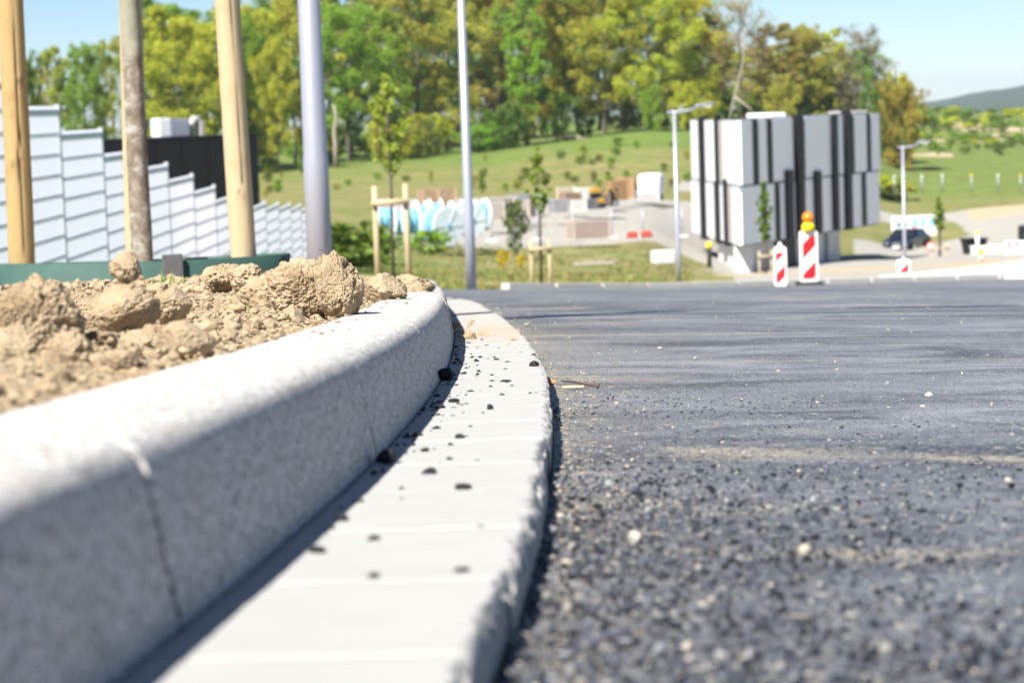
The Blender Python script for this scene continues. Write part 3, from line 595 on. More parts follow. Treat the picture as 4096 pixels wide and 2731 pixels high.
def twig():
    a = gpt(562, 384, .006, RH + ROADDROP); b = gpt(598, 389, .006, RH + ROADDROP); e = empty('twig', (a + b) / 2); tag(e, 'short brown twig lying on the asphalt by the gutter', 'twig'); c = (a + b) / 2
    MB().tube([a - c, (a - c) * .4 + Vector((0, 0, .001)), (b - c) * .4, b - c], [.0013, .0017, .0019, .0022], 8).build('stem', 'twig_bark', e, True)
    MB().tube([(b - c) * .85, (b - c) * .85 + Vector((-.002, .004, .010))], [.0009, .0005], 6).build('side_shoot', 'twig_bark', e, True)
    v, f = lumpy(2, 3, .4); mb = MB(); mb.add([(p * .0035)[:] + np.array((b - c)[:]) for p in v], f); mb.build('bud', 'twig_bark', e)
    p = gpt(573, 390, .0035, RH + ROADDROP); mb = MB(); L = []
    for i in range(7):
        t = i / 6; wd = .0035 * math.sin(math.pi * (t * .92 + .04)); L.append(((t - .5) * .034, -wd, .001)); L.append(((t - .5) * .034, 0, .0025)); L.append(((t - .5) * .034, wd, .0035))
    mb.add(L, [(i * 3 + j, i * 3 + j + 1, i * 3 + j + 4, i * 3 + j + 3) for i in range(6) for j in range(2)]); o = mb.build('wood_chip', 'straw'); o.location = p; tag(o, 'pale wood splinter lying under the twig', 'splinter'); so_ = o.modifiers.new('s', 'SOLIDIFY'); so_.thickness = .0006
    p = gpt(551, 385, .003, RH + ROADDROP); mb = MB().lathe([(.003, 0), (.0055, .0015), (.007, .0045), (.0063, .005), (.004, .0025)], 14, Matrix.Diagonal((1.3, 1, 1, 1))); o = mb.build('dry_bud_scale', 'dry_leaf', None, True); o.location = p; o.rotation_euler = (.5, 0, .2); tag(o, 'curled orange brown bud scale at the gutter edge', 'leaf')
twig()
def grass_blade(pts, wd, label):
    pts = [Vector(p) for p in pts]; c = pts[0].copy(); V = []; n = len(pts)
    for i, p in enumerate(pts):
        w_ = wd * (1 - (i / (n - 1)) ** 2) + .0002; q = p - c; V += [q + Vector((-w_, 0, 0)), q + Vector((0, -w_ * .3, -w_ * .4)), q + Vector((w_, 0, 0))]
    mb = MB(); mb.add(V, [(i * 3 + j, i * 3 + j + 1, i * 3 + j + 4, i * 3 + j + 3) for i in range(n - 1) for j in range(2)]); o = mb.build('grass_blade', 'grass_blade', None, True); o.location = c; tag(o, label, 'grass', 'single grass blades in the planting bed')
    m_ = o.modifiers.new('s', 'SOLIDIFY'); m_.thickness = .0004
def bez(a, b, c, n=9): return [(a * (1 - t) ** 2 + b * 2 * t * (1 - t) + c * t * t) for t in [i / (n - 1) for i in range(n)]]
grass_blade(bez(at(253, 336, 3.35), at(240, 322, 3.35), at(224, 307, 3.35)), .0013, 'long thin grass blade leaning left in front of the mound')
grass_blade(bez(at(279, 337, 3.3), at(286, 327, 3.3), at(303, 325, 3.3)), .0022, 'broad green grass blade bending right over the kerb edge')
grass_blade(bez(at(250, 342, 3.3), at(252, 320, 3.3), at(247, 300, 3.3)), .0007, 'fine upright grass blade between the two longer blades')
for k in range(7):
    x = 155 + k * 4.5 + random.uniform(-2, 2); h = random.uniform(9, 20); grass_blade(bez(at(x, 288, 5.8), at(x + 1, 288 - h * .6, 5.8), at(x + random.uniform(-6, 7), 288 - h, 5.8)), .0022, 'short grass sprout in front of the watering ring clip')
# dry stalk on the clod
mb = MB().tube([at(80, 312, 3.05), at(100, 310, 3.05), at(128, 307, 3.05)], [.0007, .0006, .0005], 5); o = mb.build('dry_stalk', 'straw'); tag(o, 'thin straw stalk stretched across the round pale clod', 'stalk')
mb = MB().tube([at(268, 252, 4.15), at(274, 254, 4.15), at(279, 257, 4.15)], [.0006, .0008, .0009], 5)
o = MB().tube([at(319, 249, 4.15), at(327, 251, 4.15), at(333, 254, 4.15)], [.0006, .001, .0012], 6).build('dry_stalk', 'twig_bark'); tag(o, 'bent little twig sticking out of the largest mound', 'stalk')

# ------------------------------------------------------------------ young tree with stakes and watering ring
def log_mesh(name, h, r0, r1, seed, cracks=(), knots=(), bend=(0, 0), rings=(), nseg=48, nz=110):
    zz = np.linspace(0, h, nz); th = np.linspace(0, 2 * math.pi, nseg, endpoint=False); Z, T = np.meshgrid(zz, th, indexing='ij'); z, t = Z.ravel(), T.ravel()
    r_ = r0 + (r1 - r0) * z / h; cr = np.zeros(len(z)); q = np.c_[np.cos(t) * 1.2, np.sin(t) * 1.2, z * 1.6]; r_ = r_ * (1 + .05 * fbm(q + seed, 3, seed)) + .0012 * fbm(np.c_[np.cos(t) * 5, np.sin(t) * 5, z * 9], 3, seed + 4)
    for (t0, z0, z1, wdt, dep) in cracks:
        pth = t0 + .22 * fbm(np.c_[z * 2.2, 0 * z, 0 * z + seed], 3, seed + 7); dd = np.abs((t - pth + math.pi) % (2 * math.pi) - math.pi)
        m_ = np.clip(1 - dd / wdt, 0, 1) * (z > z0) * (z < z1); cr = np.maximum(cr, np.clip(m_ * 1.6, 0, 1)); r_ = r_ - dep * m_
    for (t0, z0, s_, hh) in knots:
        dd = ((t - t0 + math.pi) % (2 * math.pi) - math.pi) * r0; kk = np.exp(-(dd ** 2 + (z - z0) ** 2) / s_ ** 2); r_ = r_ + hh * kk; cr = np.maximum(cr, .75 * np.exp(-(dd ** 2 + (z - z0) ** 2) / (s_ * .55) ** 2))
    for (z0, wd, hh) in rings:
        kk = np.exp(-((z - z0) / wd) ** 2); r_ = r_ + hh * kk; cr = np.maximum(cr, .45 * kk)
    x = r_ * np.cos(t) + bend[0] * z; y = r_ * np.sin(t) + bend[1] * z; V = np.c_[x, y, z]
    r2, c2 = np.meshgrid(np.arange(nz - 1), np.arange(nseg), indexing='ij'); a = r2 * nseg + c2; b = r2 * nseg + (c2 + 1) % nseg; F = np.stack([a, b, b + nseg, a + nseg], -1).reshape(-1, 4).tolist()
    F.append(list(range(nseg))[::-1]); F.append([(nz - 1) * nseg + i for i in range(nseg)]); me = bpy.data.meshes.new(name); me.from_pydata(V.tolist(), [], F); me.update(); me.shade_smooth(); set_attr(me, 'crack', cr); return me
TREE = at(137, 262, 10.0); TREE.z = -.72
front = -math.pi / 2
sup = empty('tree_support', TREE); tag(sup, 'three round wooden stakes around the young tree trunk', 'stake')
def stake(px0, px1, d, r_, seed, parent, mat, base, **kw):
    a = at(px0, 262, d); b = at(px1, 0, d); k = (b.x - a.x) / (b.z - a.z); me = log_mesh('stake', 2.15, r_ * 1.04, r_ * .94, seed, bend=(k, 0), **kw); o = link('stake', me, mat, parent); dz = -.78; o.location = Vector((a.x + k * (dz - a.z), d, dz)) - base; return o
stake(22, 10.3, 9.72, .0515, 3, sup, 'stake_wood', TREE, cracks=[(front + .28, .55, 2.15, .075, .008), (front + .45, 0, .8, .05, .005)], knots=[(front + .6, .95, .016, .006), (front - .2, .62, .02, .003)])
stake(244, 227, 9.80, .0508, 9, sup, 'pale_wood', TREE, cracks=[(front + .30, .5, 2.15, .05, .004)], knots=[(front + .05, .47, .012, .003), (front + .45, .46, .013, .003)])
stake(138, 130, 10.52, .050, 15, sup, 'pale_wood', TREE)
bm_ = MB()
for (a, b) in ((0, 1), (1, 2), (2, 0)):
    pa, pb = [sup.children[i].location + Vector((0, 0, 1.95)) for i in (a, b)]
    MB().tube([pa, pb], [.035, .035], 12).build('cross_bar', 'pale_wood', sup, True)
yt = empty('young_tree', TREE); tag(yt, 'young planted tree, mottled grey brown trunk between three stakes', 'tree')
a = at(142.5, 260, 10.0); b = at(129, 0, 10.0); k = (b.x - a.x) / (b.z - a.z)
me = log_mesh('trunk', 3.2, .046, .030, 27, bend=(k, 0), knots=[(front + .65, 1.02, .022, .012), (front + .75, .93, .014, .012), (front + .5, .80, .016, .008), (front + .4, .12, .02, .003), (front - .35, 1.5, .02, .008), (front + .5, .55, .012, .004)], rings=[(.985, .012, .0025), (.54, .008, .002), (.565, .006, .0015), (.63, .02, .001), (1.28, .006, .0012), (.78, .02, .001)])
zz = np.array([v.co.z for v in me.vertices]); set_attr(me, 'upper', np.clip((zz - 1.0) / .06, 0, 1)); tr = link('trunk', me, 'bark', yt); dz = -.76; tr.location = Vector((a.x + k * (dz - a.z), 10.0, dz)) - TREE
# ring
rg = empty('watering_ring', TREE); tag(rg, 'dark green plastic watering ring round the young tree', 'ring')
def ring_band():
    n = 90; r_ = .625; V = []; cx = 0
    for i in range(n):
        th = 2 * math.pi * i / n; rr = r_ * (1 + .018 * math.sin(3 * th + .6)); x = rr * math.cos(th); y = rr * math.sin(th); zt = .136 - .056 * y + .006 * math.sin(2 * th + 1) + .008 * max(0, y)
        for (dr, z) in ((0, -.10), (0, zt), (.004, zt + .002), (.008, zt), (.008, -.10)): V.append(((rr - dr) * math.cos(th), (rr - dr) * math.sin(th), z))
    F = [(i * 5 + j, ((i + 1) % n) * 5 + j, ((i + 1) % n) * 5 + j + 1, i * 5 + j + 1) for i in range(n) for j in range(4)]; mb = MB(); mb.add(V, F); return mb
ring_band().build('band', 'ring_green', rg, True)
th = -math.pi / 2 + .37; mb = MB().box((0, 0, 0), (.082, .014, .17)); o = mb.build('connector_clip', 'grey_tape', rg, bevel=.004); o.location = (.632 * math.cos(th), .632 * math.sin(th), .105); o.rotation_euler = (0, 0, th + math.pi / 2)
# ------------------------------------------------------------------ street lamps
def street_lamp(px0, py0, d, h, r0, label, at_xyz=None):
    p = at(px0, py0, d); p.z = g(p.x, p.y) - .05 if d > 20 else p.z
    if d < 20: p.z -= .45
    if at_xyz: p = Vector(at_xyz)
    e = empty('street_lamp', p); tag(e, label, 'street lamp', 'street lamps along the new road')
    MB().tube([(0, 0, 0), (0, 0, 1.0), (0, 0, 1.02), (0, 0, h)], [r0, r0 * .985, r0 * .93, r0 * .62], 28).build('pole', 'lamp_grey', e, True)
    MB().box((0, r0 * .985, .45), (.06, .006, .22)).build('service_door', 'lamp_grey', e, bevel=.002)
    ar = MB().tube([(-.22, 0, h), (.1, 0, h + .005), (.38, 0, h + .03), (.62, 0, h + .10)], [.035, .04, .04, .035], 10); ar.build('arm', 'lamp_grey', e, True)
    hd = MB(); V = [(.55, -.11, h + .10), (.62, -.13, h + .20), (1.12, -.12, h + .25), (1.16, -.09, h + .17)]; V2 = [(x, -y, z) for x, y, z in V]; hd.add(V + V2, [(0, 1, 2, 3), (4, 7, 6, 5), (0, 4, 5, 1), (1, 5, 6, 2), (2, 6, 7, 3), (3, 7, 4, 0)])
    hb = hd.build('lamp_head', 'lamp_grey', e, bevel=.03); MB().box((.85, 0, h + .132), (.42, .18, .02)).build('lens', 'white_plastic', hb); return e
street_lamp(0, 0, 5.12, 5.0, .11, 'lamp post just left of the picture whose long shadow crosses the road', (-1.86, 5.12, -.42))
street_lamp(319.5, 252, 14.0, 5.0, .074, 'nearest thick grey lamp post rising behind the soil mound')
street_lamp(471.5, 289.5, 34.0, 5.0, .075, 'grey lamp post right of the kerb bend, in front of the cable drums')
street_lamp(679, 283, 69.0, 4.95, .072, 'grey street lamp with bent arm left of the striped building')
street_lamp(905, 265.6, 100.0, 4.95, .075, 'grey street lamp right of the striped building, before the parked car')

# ------------------------------------------------------------------ privacy fence
def build_fence():
    e = empty('privacy_fence', (-4.4, 19, -1.5)); tag(e, 'long white privacy strip fence stepping downhill on the left', 'fence')
    tops = [.47, .235, -.01, -.28, -.50, -.71, -.94, -1.15, -1.32, -1.45, -1.56, -1.66, -1.77, -1.88, -1.99, -2.1]; O = Vector((-4.4, 19, -1.5)); me_c = {}
    for i, zt in enumerate(tops):
        y0 = 19 + 2.5 * i; rows = 10; zt = zt - .0041 * (y0 + 1.25) - .04 * max(0, 1 - i / 5)
        for k in range(rows):
            if 'strip' not in me_c: me_c['strip'] = MB().box((0, 0, 0), (.006, 2.42, .193)).mesh('strip')
            o = link('privacy_strip', me_c['strip'], 'strip', e); o.location = Vector((-4.4, y0 + 1.25, zt - .13 - .2 * k)) - O
        m_ = MB()
        for k in range(rows + 1): m_.box((.012, 1.25, zt - .03 - .2 * k - (0 if k else .0)), (.008, 2.42, .010))
        m_.box((.0, 1.25, zt - .015), (.03, 2.42, .03))
        for k in range(rows + 1): m_.box((-.012, 1.25, zt - .03 - .2 * k), (.008, 2.42, .010))
        o = m_.build('rod_panel', 'rod_grey', e); o.location = Vector((-4.4, y0, 0)) - O
        o = MB().box((0, 0, 0), (.05, .05, 2.35)).build('fence_post', 'rod_grey', e); o.location = Vector((-4.41, y0 + 2.5, zt - 1.12)) - O
        o = MB().box((0, 0, 0), (.012, 2.4, .07)).build('top_strip', 'strip', e); o.location = Vector((-4.4, y0 + 1.25, zt + .0)) - O
build_fence()

# ------------------------------------------------------------------ black clad building behind the fence
def black_building():
    p0 = at(100, 136, 88); p1 = at(257, 136, 92); zt = at(180, 138.5, 90).z; zb = zt - 3.6; dirv = Vector((p1.x - p0.x, p1.y - p0.y, 0)); L = dirv.length; rz = math.atan2(dirv.y, dirv.x)
    e = empty('black_building', (p0.x, p0.y, zb), rz); tag(e, 'low flat roofed building clad in black panels behind the white fence', 'building'); h = zt - zb
    MB().box((L / 2, 2.5, h / 2), (L - .06, 4.9, h - .05)).build('wall', 'black_clad', e); n = 6; w_ = L / n
    for i in range(n): MB().box((w_ * (i + .5), -.02, h / 2), (w_ - .05, .06, h - .12)).build('cladding_panel', 'black_clad', e, bevel=.01)
    for i in range(3): MB().box((L + .02, .85 + 1.6 * i, h / 2), (.06, 1.5, h - .12)).build('cladding_panel', 'black_clad', e, bevel=.01)
    MB().box((L / 2, 2.5, h + .02), (L + .12, 5.1, .09)).build('roof_edge', 'fin_black', e)
    q = at(171, 136, 93); x0 = (q.x - p0.x); u = empty('rooftop_unit', (q.x, 93.2, zt + .06), rz); tag(u, 'white and grey ventilation unit on the roof of the black building', 'ventilation')
    MB().box((-.45, 0, .36), (.5, .7, .72)).build('white_casing', 'white_panel', u, bevel=.03); MB().box((.22, 0, .34), (.8, .7, .68)).build('grey_casing', 'lamp_grey', u, bevel=.03)
    MB().tube([(.7, 0, .0), (.85, 0, .42), (1.0, 0, .62), (1.25, 0, .62)], [.16, .16, .16, .14], 12).build('duct', 'panel_edge', u, True); MB().box((1.25, 0, .3), (.14, .4, .6)).build('duct_foot', 'panel_edge', u)
black_building()

# ------------------------------------------------------------------ striped building
def striped_building():
    ZT, ZB = -1.13, -7.18; C = Vector((11.40, 118.0)); L = Vector((10.09, 131.0)); Rr = Vector((20.62, 134.4)); Bk = L + Rr - C; ZM = ZB + (ZT - ZB) * .475
    e = empty('striped_building', (C.x, C.y, -8.7)); O = Vector((C.x, C.y, -8.7)); tag(e, 'small cubic building with white panels and black vertical fins on a concrete base', 'building')
    def inset(k): c = (C + L + Rr + Bk) / 4; return [(c + (q - c) * k - C) for q in (C, Rr, Bk, L)]
    MB().prism([(q.x, q.y) for q in inset(.985)], ZB + 8.7, ZT + 8.55).build('core', 'black_clad', e)
    MB().prism([(q.x, q.y) for q in inset(.995)], ZT + 8.50, ZT + 8.60).build('roof', 'dark_metal', e)
    def face(A, B, sgn, mat_l):
        t = (B - A).normalized(); n = Vector((t.y, -t.x)) * sgn
        def frac(px, d_guess=0):
            v = Fv + Rv * ((px - 512) / FPX) - Uv * ((180 - 341) / FPX); dx, dy = v.x / v.y, 1.0
            # intersect ray x = dx*y with the face line A + s*t
            s_ = (dx * A.y - A.x) / (t.x - dx * t.y); return s_
        def slab(px0, px1, z0, z1, out, name, mat, thick=.16, bev=.02):
            s0, s1 = sorted((frac(px0), frac(px1))); M = Matrix(((t.x, n.x, 0, A.x - O.x), (t.y, n.y, 0, A.y - O.y), (0, 0, 1, -O.z), (0, 0, 0, 1)))
            b = MB().box(((s0 + s1) / 2, out - thick / 2, (z0 + z1) / 2), (s1 - s0, thick, z1 - z0), M).build(name, mat, e); return b, t, n, s0, s1
        return slab
    X = lambda c, y: (2750 + c / 2.24 + (430 + 0) * 0) / 4 - (y - 330) / 2.24 / 4 * .0   # crop column -> picture column
    # columns are read at each row's middle; shift by the verticals' lean so that they refer to picture height 180
    def colm(c, cy): return (2750 + c / 2.24) / 4 + ((180 - (430 + cy / 2.24) / 4) * .045)
    rf = face(C, Rr, 1, None); cy = 100
    up = [(447, 548), (607, 678), (732, 915), (1022, 1255), (1306, 1364), (1466, 1572), (1616, 1692)]
    for a, b in up: rf(colm(a, cy), colm(b, cy), ZM + .06, ZT, .10, 'facade_panel', 'white_panel')
    cy = 640; lo = [(462, 640), (692, 760), (812, 852), (912, 944), (1000, 1110), (1166, 1274), (1326, 1384), (1432, 1540), (1590, 1704)]
    for a, b in lo: rf(colm(a, cy), colm(b, cy), ZB, ZM - .06, .10, 'facade_panel', 'white_panel')
    for a, b, z0, z1, cy in ((552, 603, ZM, ZT + .05, 100), (683, 729, ZM, ZT + .03, 100), (990, 1018, ZM, ZT, 100), (1262, 1303, ZB, ZT + .02, 300), (1378, 1424, ZB - .1, ZT + .25, 330), (1425, 1462, ZM, ZT, 100), (1577, 1612, ZM, ZT, 100),
                             (644, 688, ZB, ZM, 640), (764, 808, ZB, ZM, 640), (854, 908, ZB - .05, ZM + .55, 640), (1112, 1163, ZB, ZM + .35, 640), (1545, 1583, ZB, ZM, 640)):
        rf(colm(a, cy), colm(b, cy), z0, z1, .26 if z1 > ZM + .1 and z0 < ZM else .085, 'fin', 'fin_black', .3 if z1 > ZM + .1 and z0 < ZM else .14)
    tf, t, n, s0, s1 = rf(colm(938, 330), colm(992, 330), ZB - .05, ZT + .12, .30, 'text_fin', 'fin_black', .36)
    txt = 'SETAHEHHEEALTA'; hgt = (ZT - ZB) / len(txt)
    for i, ch in enumerate(txt):
        cu = bpy.data.curves.new('letter', 'FONT'); cu.body = ch; cu.size = hgt * .85; cu.align_x = 'CENTER'; cu.extrude = .01; to = bpy.data.objects.new('letter', cu); col.objects.link(to)
        me = bpy.data.meshes.new_from_object(to.evaluated_get(bpy.context.evaluated_depsgraph_get())); bpy.data.objects.remove(to)
        o = link('letter', me, 'letter_grey', tf); sc = (s0 + s1) / 2; pos = Vector((C.x + t.x * sc + n.x * .315, C.y + t.y * sc + n.y * .315, ZT - hgt * (i + .82))) - O
        o.matrix_local = Matrix(((t.x * 1.6, 0, n.x, pos.x), (t.y * 1.6, 0, n.y, pos.y), (0, 1, 0, pos.z), (0, 0, 0, 1)))
    rf(colm(447, 640), colm(1704, 640), ZM - .05, ZM + .05, .07, 'storey_band', 'dark_metal', .1); rf(colm(455, 1100), colm(1712, 1100), ZB - .08, ZB - .01, .07, 'storey_band', 'dark_metal', .1)
    lf = face(C, L, -1, None)
    for a, b, mt in ((32, 92, 'white_panel'), (97, 118, 'panel_edge'), (157, 217, 'white_panel'), (227, 256, 'white_panel'), (282, 310, 'panel_edge'), (320, 443, 'white_panel')): lf(colm(a, 130), colm(b, 130), ZM + .06, ZT, .10, 'facade_panel', mt)
    for a, b, mt in ((47, 115, 'white_panel'), (118, 140, 'panel_edge'), (177, 265, 'white_panel'), (302, 346, 'white_panel'), (372, 402, 'panel_edge'), (410, 458, 'white_panel')): lf(colm(a, 640), colm(b, 640), ZB, ZM - .06, .10, 'facade_panel', mt)
    for a, b, z0, z1, cy in ((121, 153, ZB - .2, ZT + .2, 300), (258, 279, ZM, ZT + .3, 130), (266, 300, ZB - .2, ZM + .05, 640), (347, 370, ZB - .2, ZM + .25, 640)): lf(colm(a, cy), colm(b, cy), z0, z1, .2, 'fin', 'fin_black', .3)
    lf(colm(45, 640), colm(455, 640), ZM - .05, ZM + .05, .07, 'storey_band', 'dark_metal', .1)
    # concrete base: walls set back under the box
    c = (C + L + Rr + Bk) / 4; q = [(c + (p - c) * .74 - C) for p in (C, Rr, Bk, L)]
    MB().prism([(p.x, p.y) for p in [(c + (p - c) * .42 - C) for p in (C, Rr, Bk, L)]], -1.5, 1.5).build('base_core', 'black_clad', e)
    def wall(a, b, th_, name='base_wall'):
        a, b = Vector(a), Vector(b); t = (b - a).normalized(); n = Vector((t.y, -t.x)); MB().prism([tuple(a), tuple(b), tuple(b - n * th_), tuple(a - n * th_)], -1.6, 1.50).build(name, 'base_concrete', e)
    c0, c3, c1 = Vector((.20, 1.6)), Vector((-.46, 8.1)), Vector((6.5, 12.5)); c2 = c3 + c1 - c0
    wall(c3 + (c0 - c3) * .0, c0, .5); wall(c0, c0 + (c1 - c0) * .30, .5); wall(c0 + (c1 - c0) * .42, c0 + (c1 - c0) * .55, .4); wall(c0 + (c1 - c0) * .66, c0 + (c1 - c0) * .82, .5); wall(c0 + (c1 - c0) * .87, c1, .5)
    MB().prism([((c0 + (c1 - c0) * k_).x + o_, (c0 + (c1 - c0) * k_).y + o_) for k_, o_ in ((.3, .4), (.42, .4), (.42, .6), (.3, .6))], -1.6, 1.4).build('door', 'black_clad', e)
    # things on the roof
    for px, w_, d_, h_, lab, mt in ((766, 1.1, 124, .26, 'white roof light box on the striped building', 'white_panel'), (848, 1.3, 134, .14, 'pale roof hatch on the right of the striped building', 'panel_edge')):
        p = at(px, 115, d_); o = MB().box((0, 0, h_ / 2), (w_ * .9, 2.2, h_)).build('roof_light', mt, bevel=.08); o.location = (p.x, p.y, ZT + .03); o.rotation_euler = (0, 0, .5); tag(o, lab, 'roof light')
striped_building()

# ------------------------------------------------------------------ traffic beacons
def clip_poly(poly, x0, x1, z0, z1):
    def cut(P, f, inter):
        out = []
        for i in range(len(P)):
            a, b = P[i], P[(i + 1) % len(P)]
            if f(a): out.append(a)
            if f(a) != f(b): out.append(inter(a, b))
        return out
    def ix(c): return lambda a, b: (c, a[1] + (b[1] - a[1]) * (c - a[0]) / (b[0] - a[0]))
    def iz(c): return lambda a, b: (a[0] + (b[0] - a[0]) * (c - a[1]) / (b[1] - a[1]), c)
    for f, i_ in ((lambda p: p[0] >= x0, ix(x0)), (lambda p: p[0] <= x1, ix(x1)), (lambda p: p[1] >= z0, iz(z0)), (lambda p: p[1] <= z1, iz(z1))):
        if poly: poly = cut(poly, f, i_)
    return poly
def beacon(px, py, d, h, w_, label, lamp, off, pitch, tilt=0):
    p = at(px, py, d); e = empty('traffic_beacon', p, R(tilt)); tag(e, label, 'beacon', 'red and white traffic beacons')
    MB().box((0, 0, .02), (w_ * 1.35, .42, .12)).build('foot', 'rubber', e, bevel=.02)
    pl = []
    for sx, sz, a0 in ((1, 0, -90), (1, 1, 0), (-1, 1, 90), (-1, 0, 180)):
        r_ = .05
        for k in range(5):
            an = R(a0 + k * 22.5); pl.append((sx * (w_ / 2 - r_) + r_ * math.cos(an), (.06 + r_ if sz == 0 else h - r_) + r_ * math.sin(an)))
    M = Matrix(((1, 0, 0, 0), (0, 0, 1, 0), (0, 1, 0, 0), (0, 0, 0, 1)))
    MB().prism(pl, -.03, .03, M).build('panel', 'white_plastic', e, bevel=.008)
    iw = w_ * .36; z0, z1 = .13, h - .09; k = 0; z = z0 - 2 * iw + off
    while z < z1 + iw:
        pg = clip_poly([(-iw, z), (iw, z + 2 * iw * 1.0), (iw, z + 2 * iw + pitch * .5), (-iw, z + pitch * .5)], -iw, iw, z0, z1)
        if len(pg) > 2: MB().prism(pg, -.0345, -.0305, M).build('red_stripe', 'red_reflect', e)
        z += pitch
    if lamp:
        MB().lathe([(.06, h - .02), (.105, h), (.11, h + .08), (.07, h + .13), (.05, h + .135)], 20).build('lamp_base', 'yellow_plastic', e, True)
        MB().lathe([(.03, h + .12)] + [(.098 * math.cos(a), h + .215 + .098 * math.sin(a)) for a in np.linspace(-1.25, 1.5, 12)], 20).build('lamp_lens', 'amber', e, True)
    else: MB().lathe([(.03, h - .02), (.035, h + .04), (.025, h + .06)], 12).build('top_knob', 'white_plastic', e, True)
beacon(809.5, 286, 40.2, .93, .306, 'larger red and white traffic beacon with an amber warning lamp on top', True, .05, .50, 4)
beacon(781, 290.5, 37.5, .69, .20, 'smaller red and white traffic beacon left of the one with the lamp', False, .10, .36, -6)
beacon(904, 277, 62.0, .46, .34, 'small distant traffic beacon at the foot of the right street lamp', False, .02, .5, 0)

# ------------------------------------------------------------------ trees
def leaf_cloud(cents, rads, n, size, seed, squash=.8):
    rng = np.random.default_rng(seed); cents = np.array(cents); rads = np.array(rads); idx = rng.choice(len(cents), n, p=(rads ** 2) / (rads ** 2).sum()); dirs = rng.normal(size=(n, 3)); dirs /= np.linalg.norm(dirs, axis=1)[:, None]
    rr = rng.random(n) ** .55; P = cents[idx] + dirs * (rads[idx] * rr)[:, None] * np.array([1, 1, squash]); nrm = dirs * .6 + rng.normal(size=(n, 3)) * .7 + np.array([0, 0, .35]); nrm /= np.linalg.norm(nrm, axis=1)[:, None]
    a = np.cross(nrm, rng.normal(size=(n, 3))); a /= np.linalg.norm(a, axis=1)[:, None]; b = np.cross(nrm, a); s_ = size * rng.uniform(.55, 1.35, n)[:, None]
    V = np.stack([P - a * s_, P + b * s_ * .62, P + a * s_, P - b * s_ * .62], 1).reshape(-1, 3); F = np.arange(4 * n).reshape(n, 4)
    me = bpy.data.meshes.new('crown'); me.from_pydata(V.tolist(), [], F.tolist()); me.update(); return me
def tree_variant(seed, H, Wd, dens, leaf, clear=.18, bare=False):
    """unit variants: trunk+limb mesh, crown mesh. H height, Wd crown width"""
    rng = random.Random(seed); mb = MB(); ends = []; rads = []
    lean = rng.uniform(-.05, .05); tp = [Vector((lean * z * H * .5 + rng.uniform(-.01, .01) * H, rng.uniform(-.01, .01) * H, z * H)) for z in (0, .12, .3, .5, .7, .9)]; mb.tube(tp, [H * .017, H * .014, H * .012, H * .009, H * .006, H * .002], 7)
    nb = 20 if not bare else 30
    for i in range(nb):
        t = clear + (1 - clear) * (i + rng.random()) / nb * .95; k = min(int(t / .9 * 5), 4); base = tp[0].lerp(tp[-1], min(t / .9, 1)); base = Vector((lean * t * H * .5, 0, t * H)); an = i * 2.4 + rng.uniform(-.5, .5)
        env = math.sin(math.pi * min(1, (t - clear + .12) / (1.15 - clear))) ** .7; ln = Wd / 2 * env * rng.uniform(.6, 1.15); rise = rng.uniform(.25, .75) * ln + (.05 * H if t > .7 else 0)
        end = base + Vector((math.cos(an) * ln, math.sin(an) * ln, rise)); mid = base.lerp(end, .5) + Vector((0, 0, -.08 * ln)); mb.tube([base, mid, end], [H * .006 * (1.2 - t), H * .0035, H * .001], 5)
        for q, tt in ((end, 1), (mid.lerp(end, .4), .8)):
            ends.append(tuple(q)); rads.append(Wd * rng.uniform(.07, .13) * (.75 + .4 * env))
        for j in range(7 if not bare else 8):
            b2 = base.lerp(end, rng.uniform(.4, .9)); e2 = b2 + Vector((rng.uniform(-1, 1), rng.uniform(-1, 1), rng.uniform(.1, 1.1))) * ln * .45; mb.tube([b2, e2], [H * .0025, H * .0006], 3, False); ends.append(tuple(e2)); rads.append(Wd * rng.uniform(.04, .10))
    return mb.mesh('trunk'), leaf_cloud(ends, rads, dens, leaf, seed)
VAR = {}
LM = [(430, 'right of the young tree trunk'), (520, 'left of the pale stake'), (600, 'right of the pale stake'), (690, 'left of the thick lamp post'), (760, 'behind the thick lamp post'), (860, 'right of the thick lamp post'), (950, 'behind the nearest sapling'), (1040, 'left of the second lamp post'), (1110, 'behind the second lamp post'), (1200, 'right of the second lamp post'), (1290, 'behind the narrow sapling'), (1380, 'above the yellow digger'), (1460, 'above the timber stacks'), (1540, 'above the white trailer'), (1600, 'behind the bent arm lamp'), (1700, 'above the left corner of the striped building'), (1800, 'above the left half of the striped building'), (1900, 'above the right half of the striped building'), (2000, 'above the right end of the striped building'), (9999, 'right of the striped building')]
SEEN = {}
def unique(base, x):
    t = base + ' ' + next(n for lim, n in LM if x < lim); SEEN[t] = SEEN.get(t, 0) + 1
    return t if SEEN[t] == 1 else t + ', ' + ('second', 'third', 'fourth', 'fifth')[SEEN[t] - 2] + ' from the left'
def hue(c): return {YG: 'yellow green', LIME: 'lime green', GRN: 'fresh green', OLV: 'olive', BRN: 'brownish', DKG: 'dark green', TAN: 'tan', ORG: 'orange brown'}.get(c, 'green')
def variants():
    for k in range(5): VAR['broad%d' % k] = tree_variant(100 + k, 20, 13, 34000, .145, .12)
    for k in range(3): VAR['tall%d' % k] = tree_variant(200 + k, 22, 9.5, 21000, .14, .16)
    for k in range(2): VAR['bare%d' % k] = tree_variant(300 + k, 20, 12, 9000, .12, .22, True)
    for k in range(4): VAR['bush%d' % k] = tree_variant(400 + k, 7, 8, 12000, .135, .02)
variants()
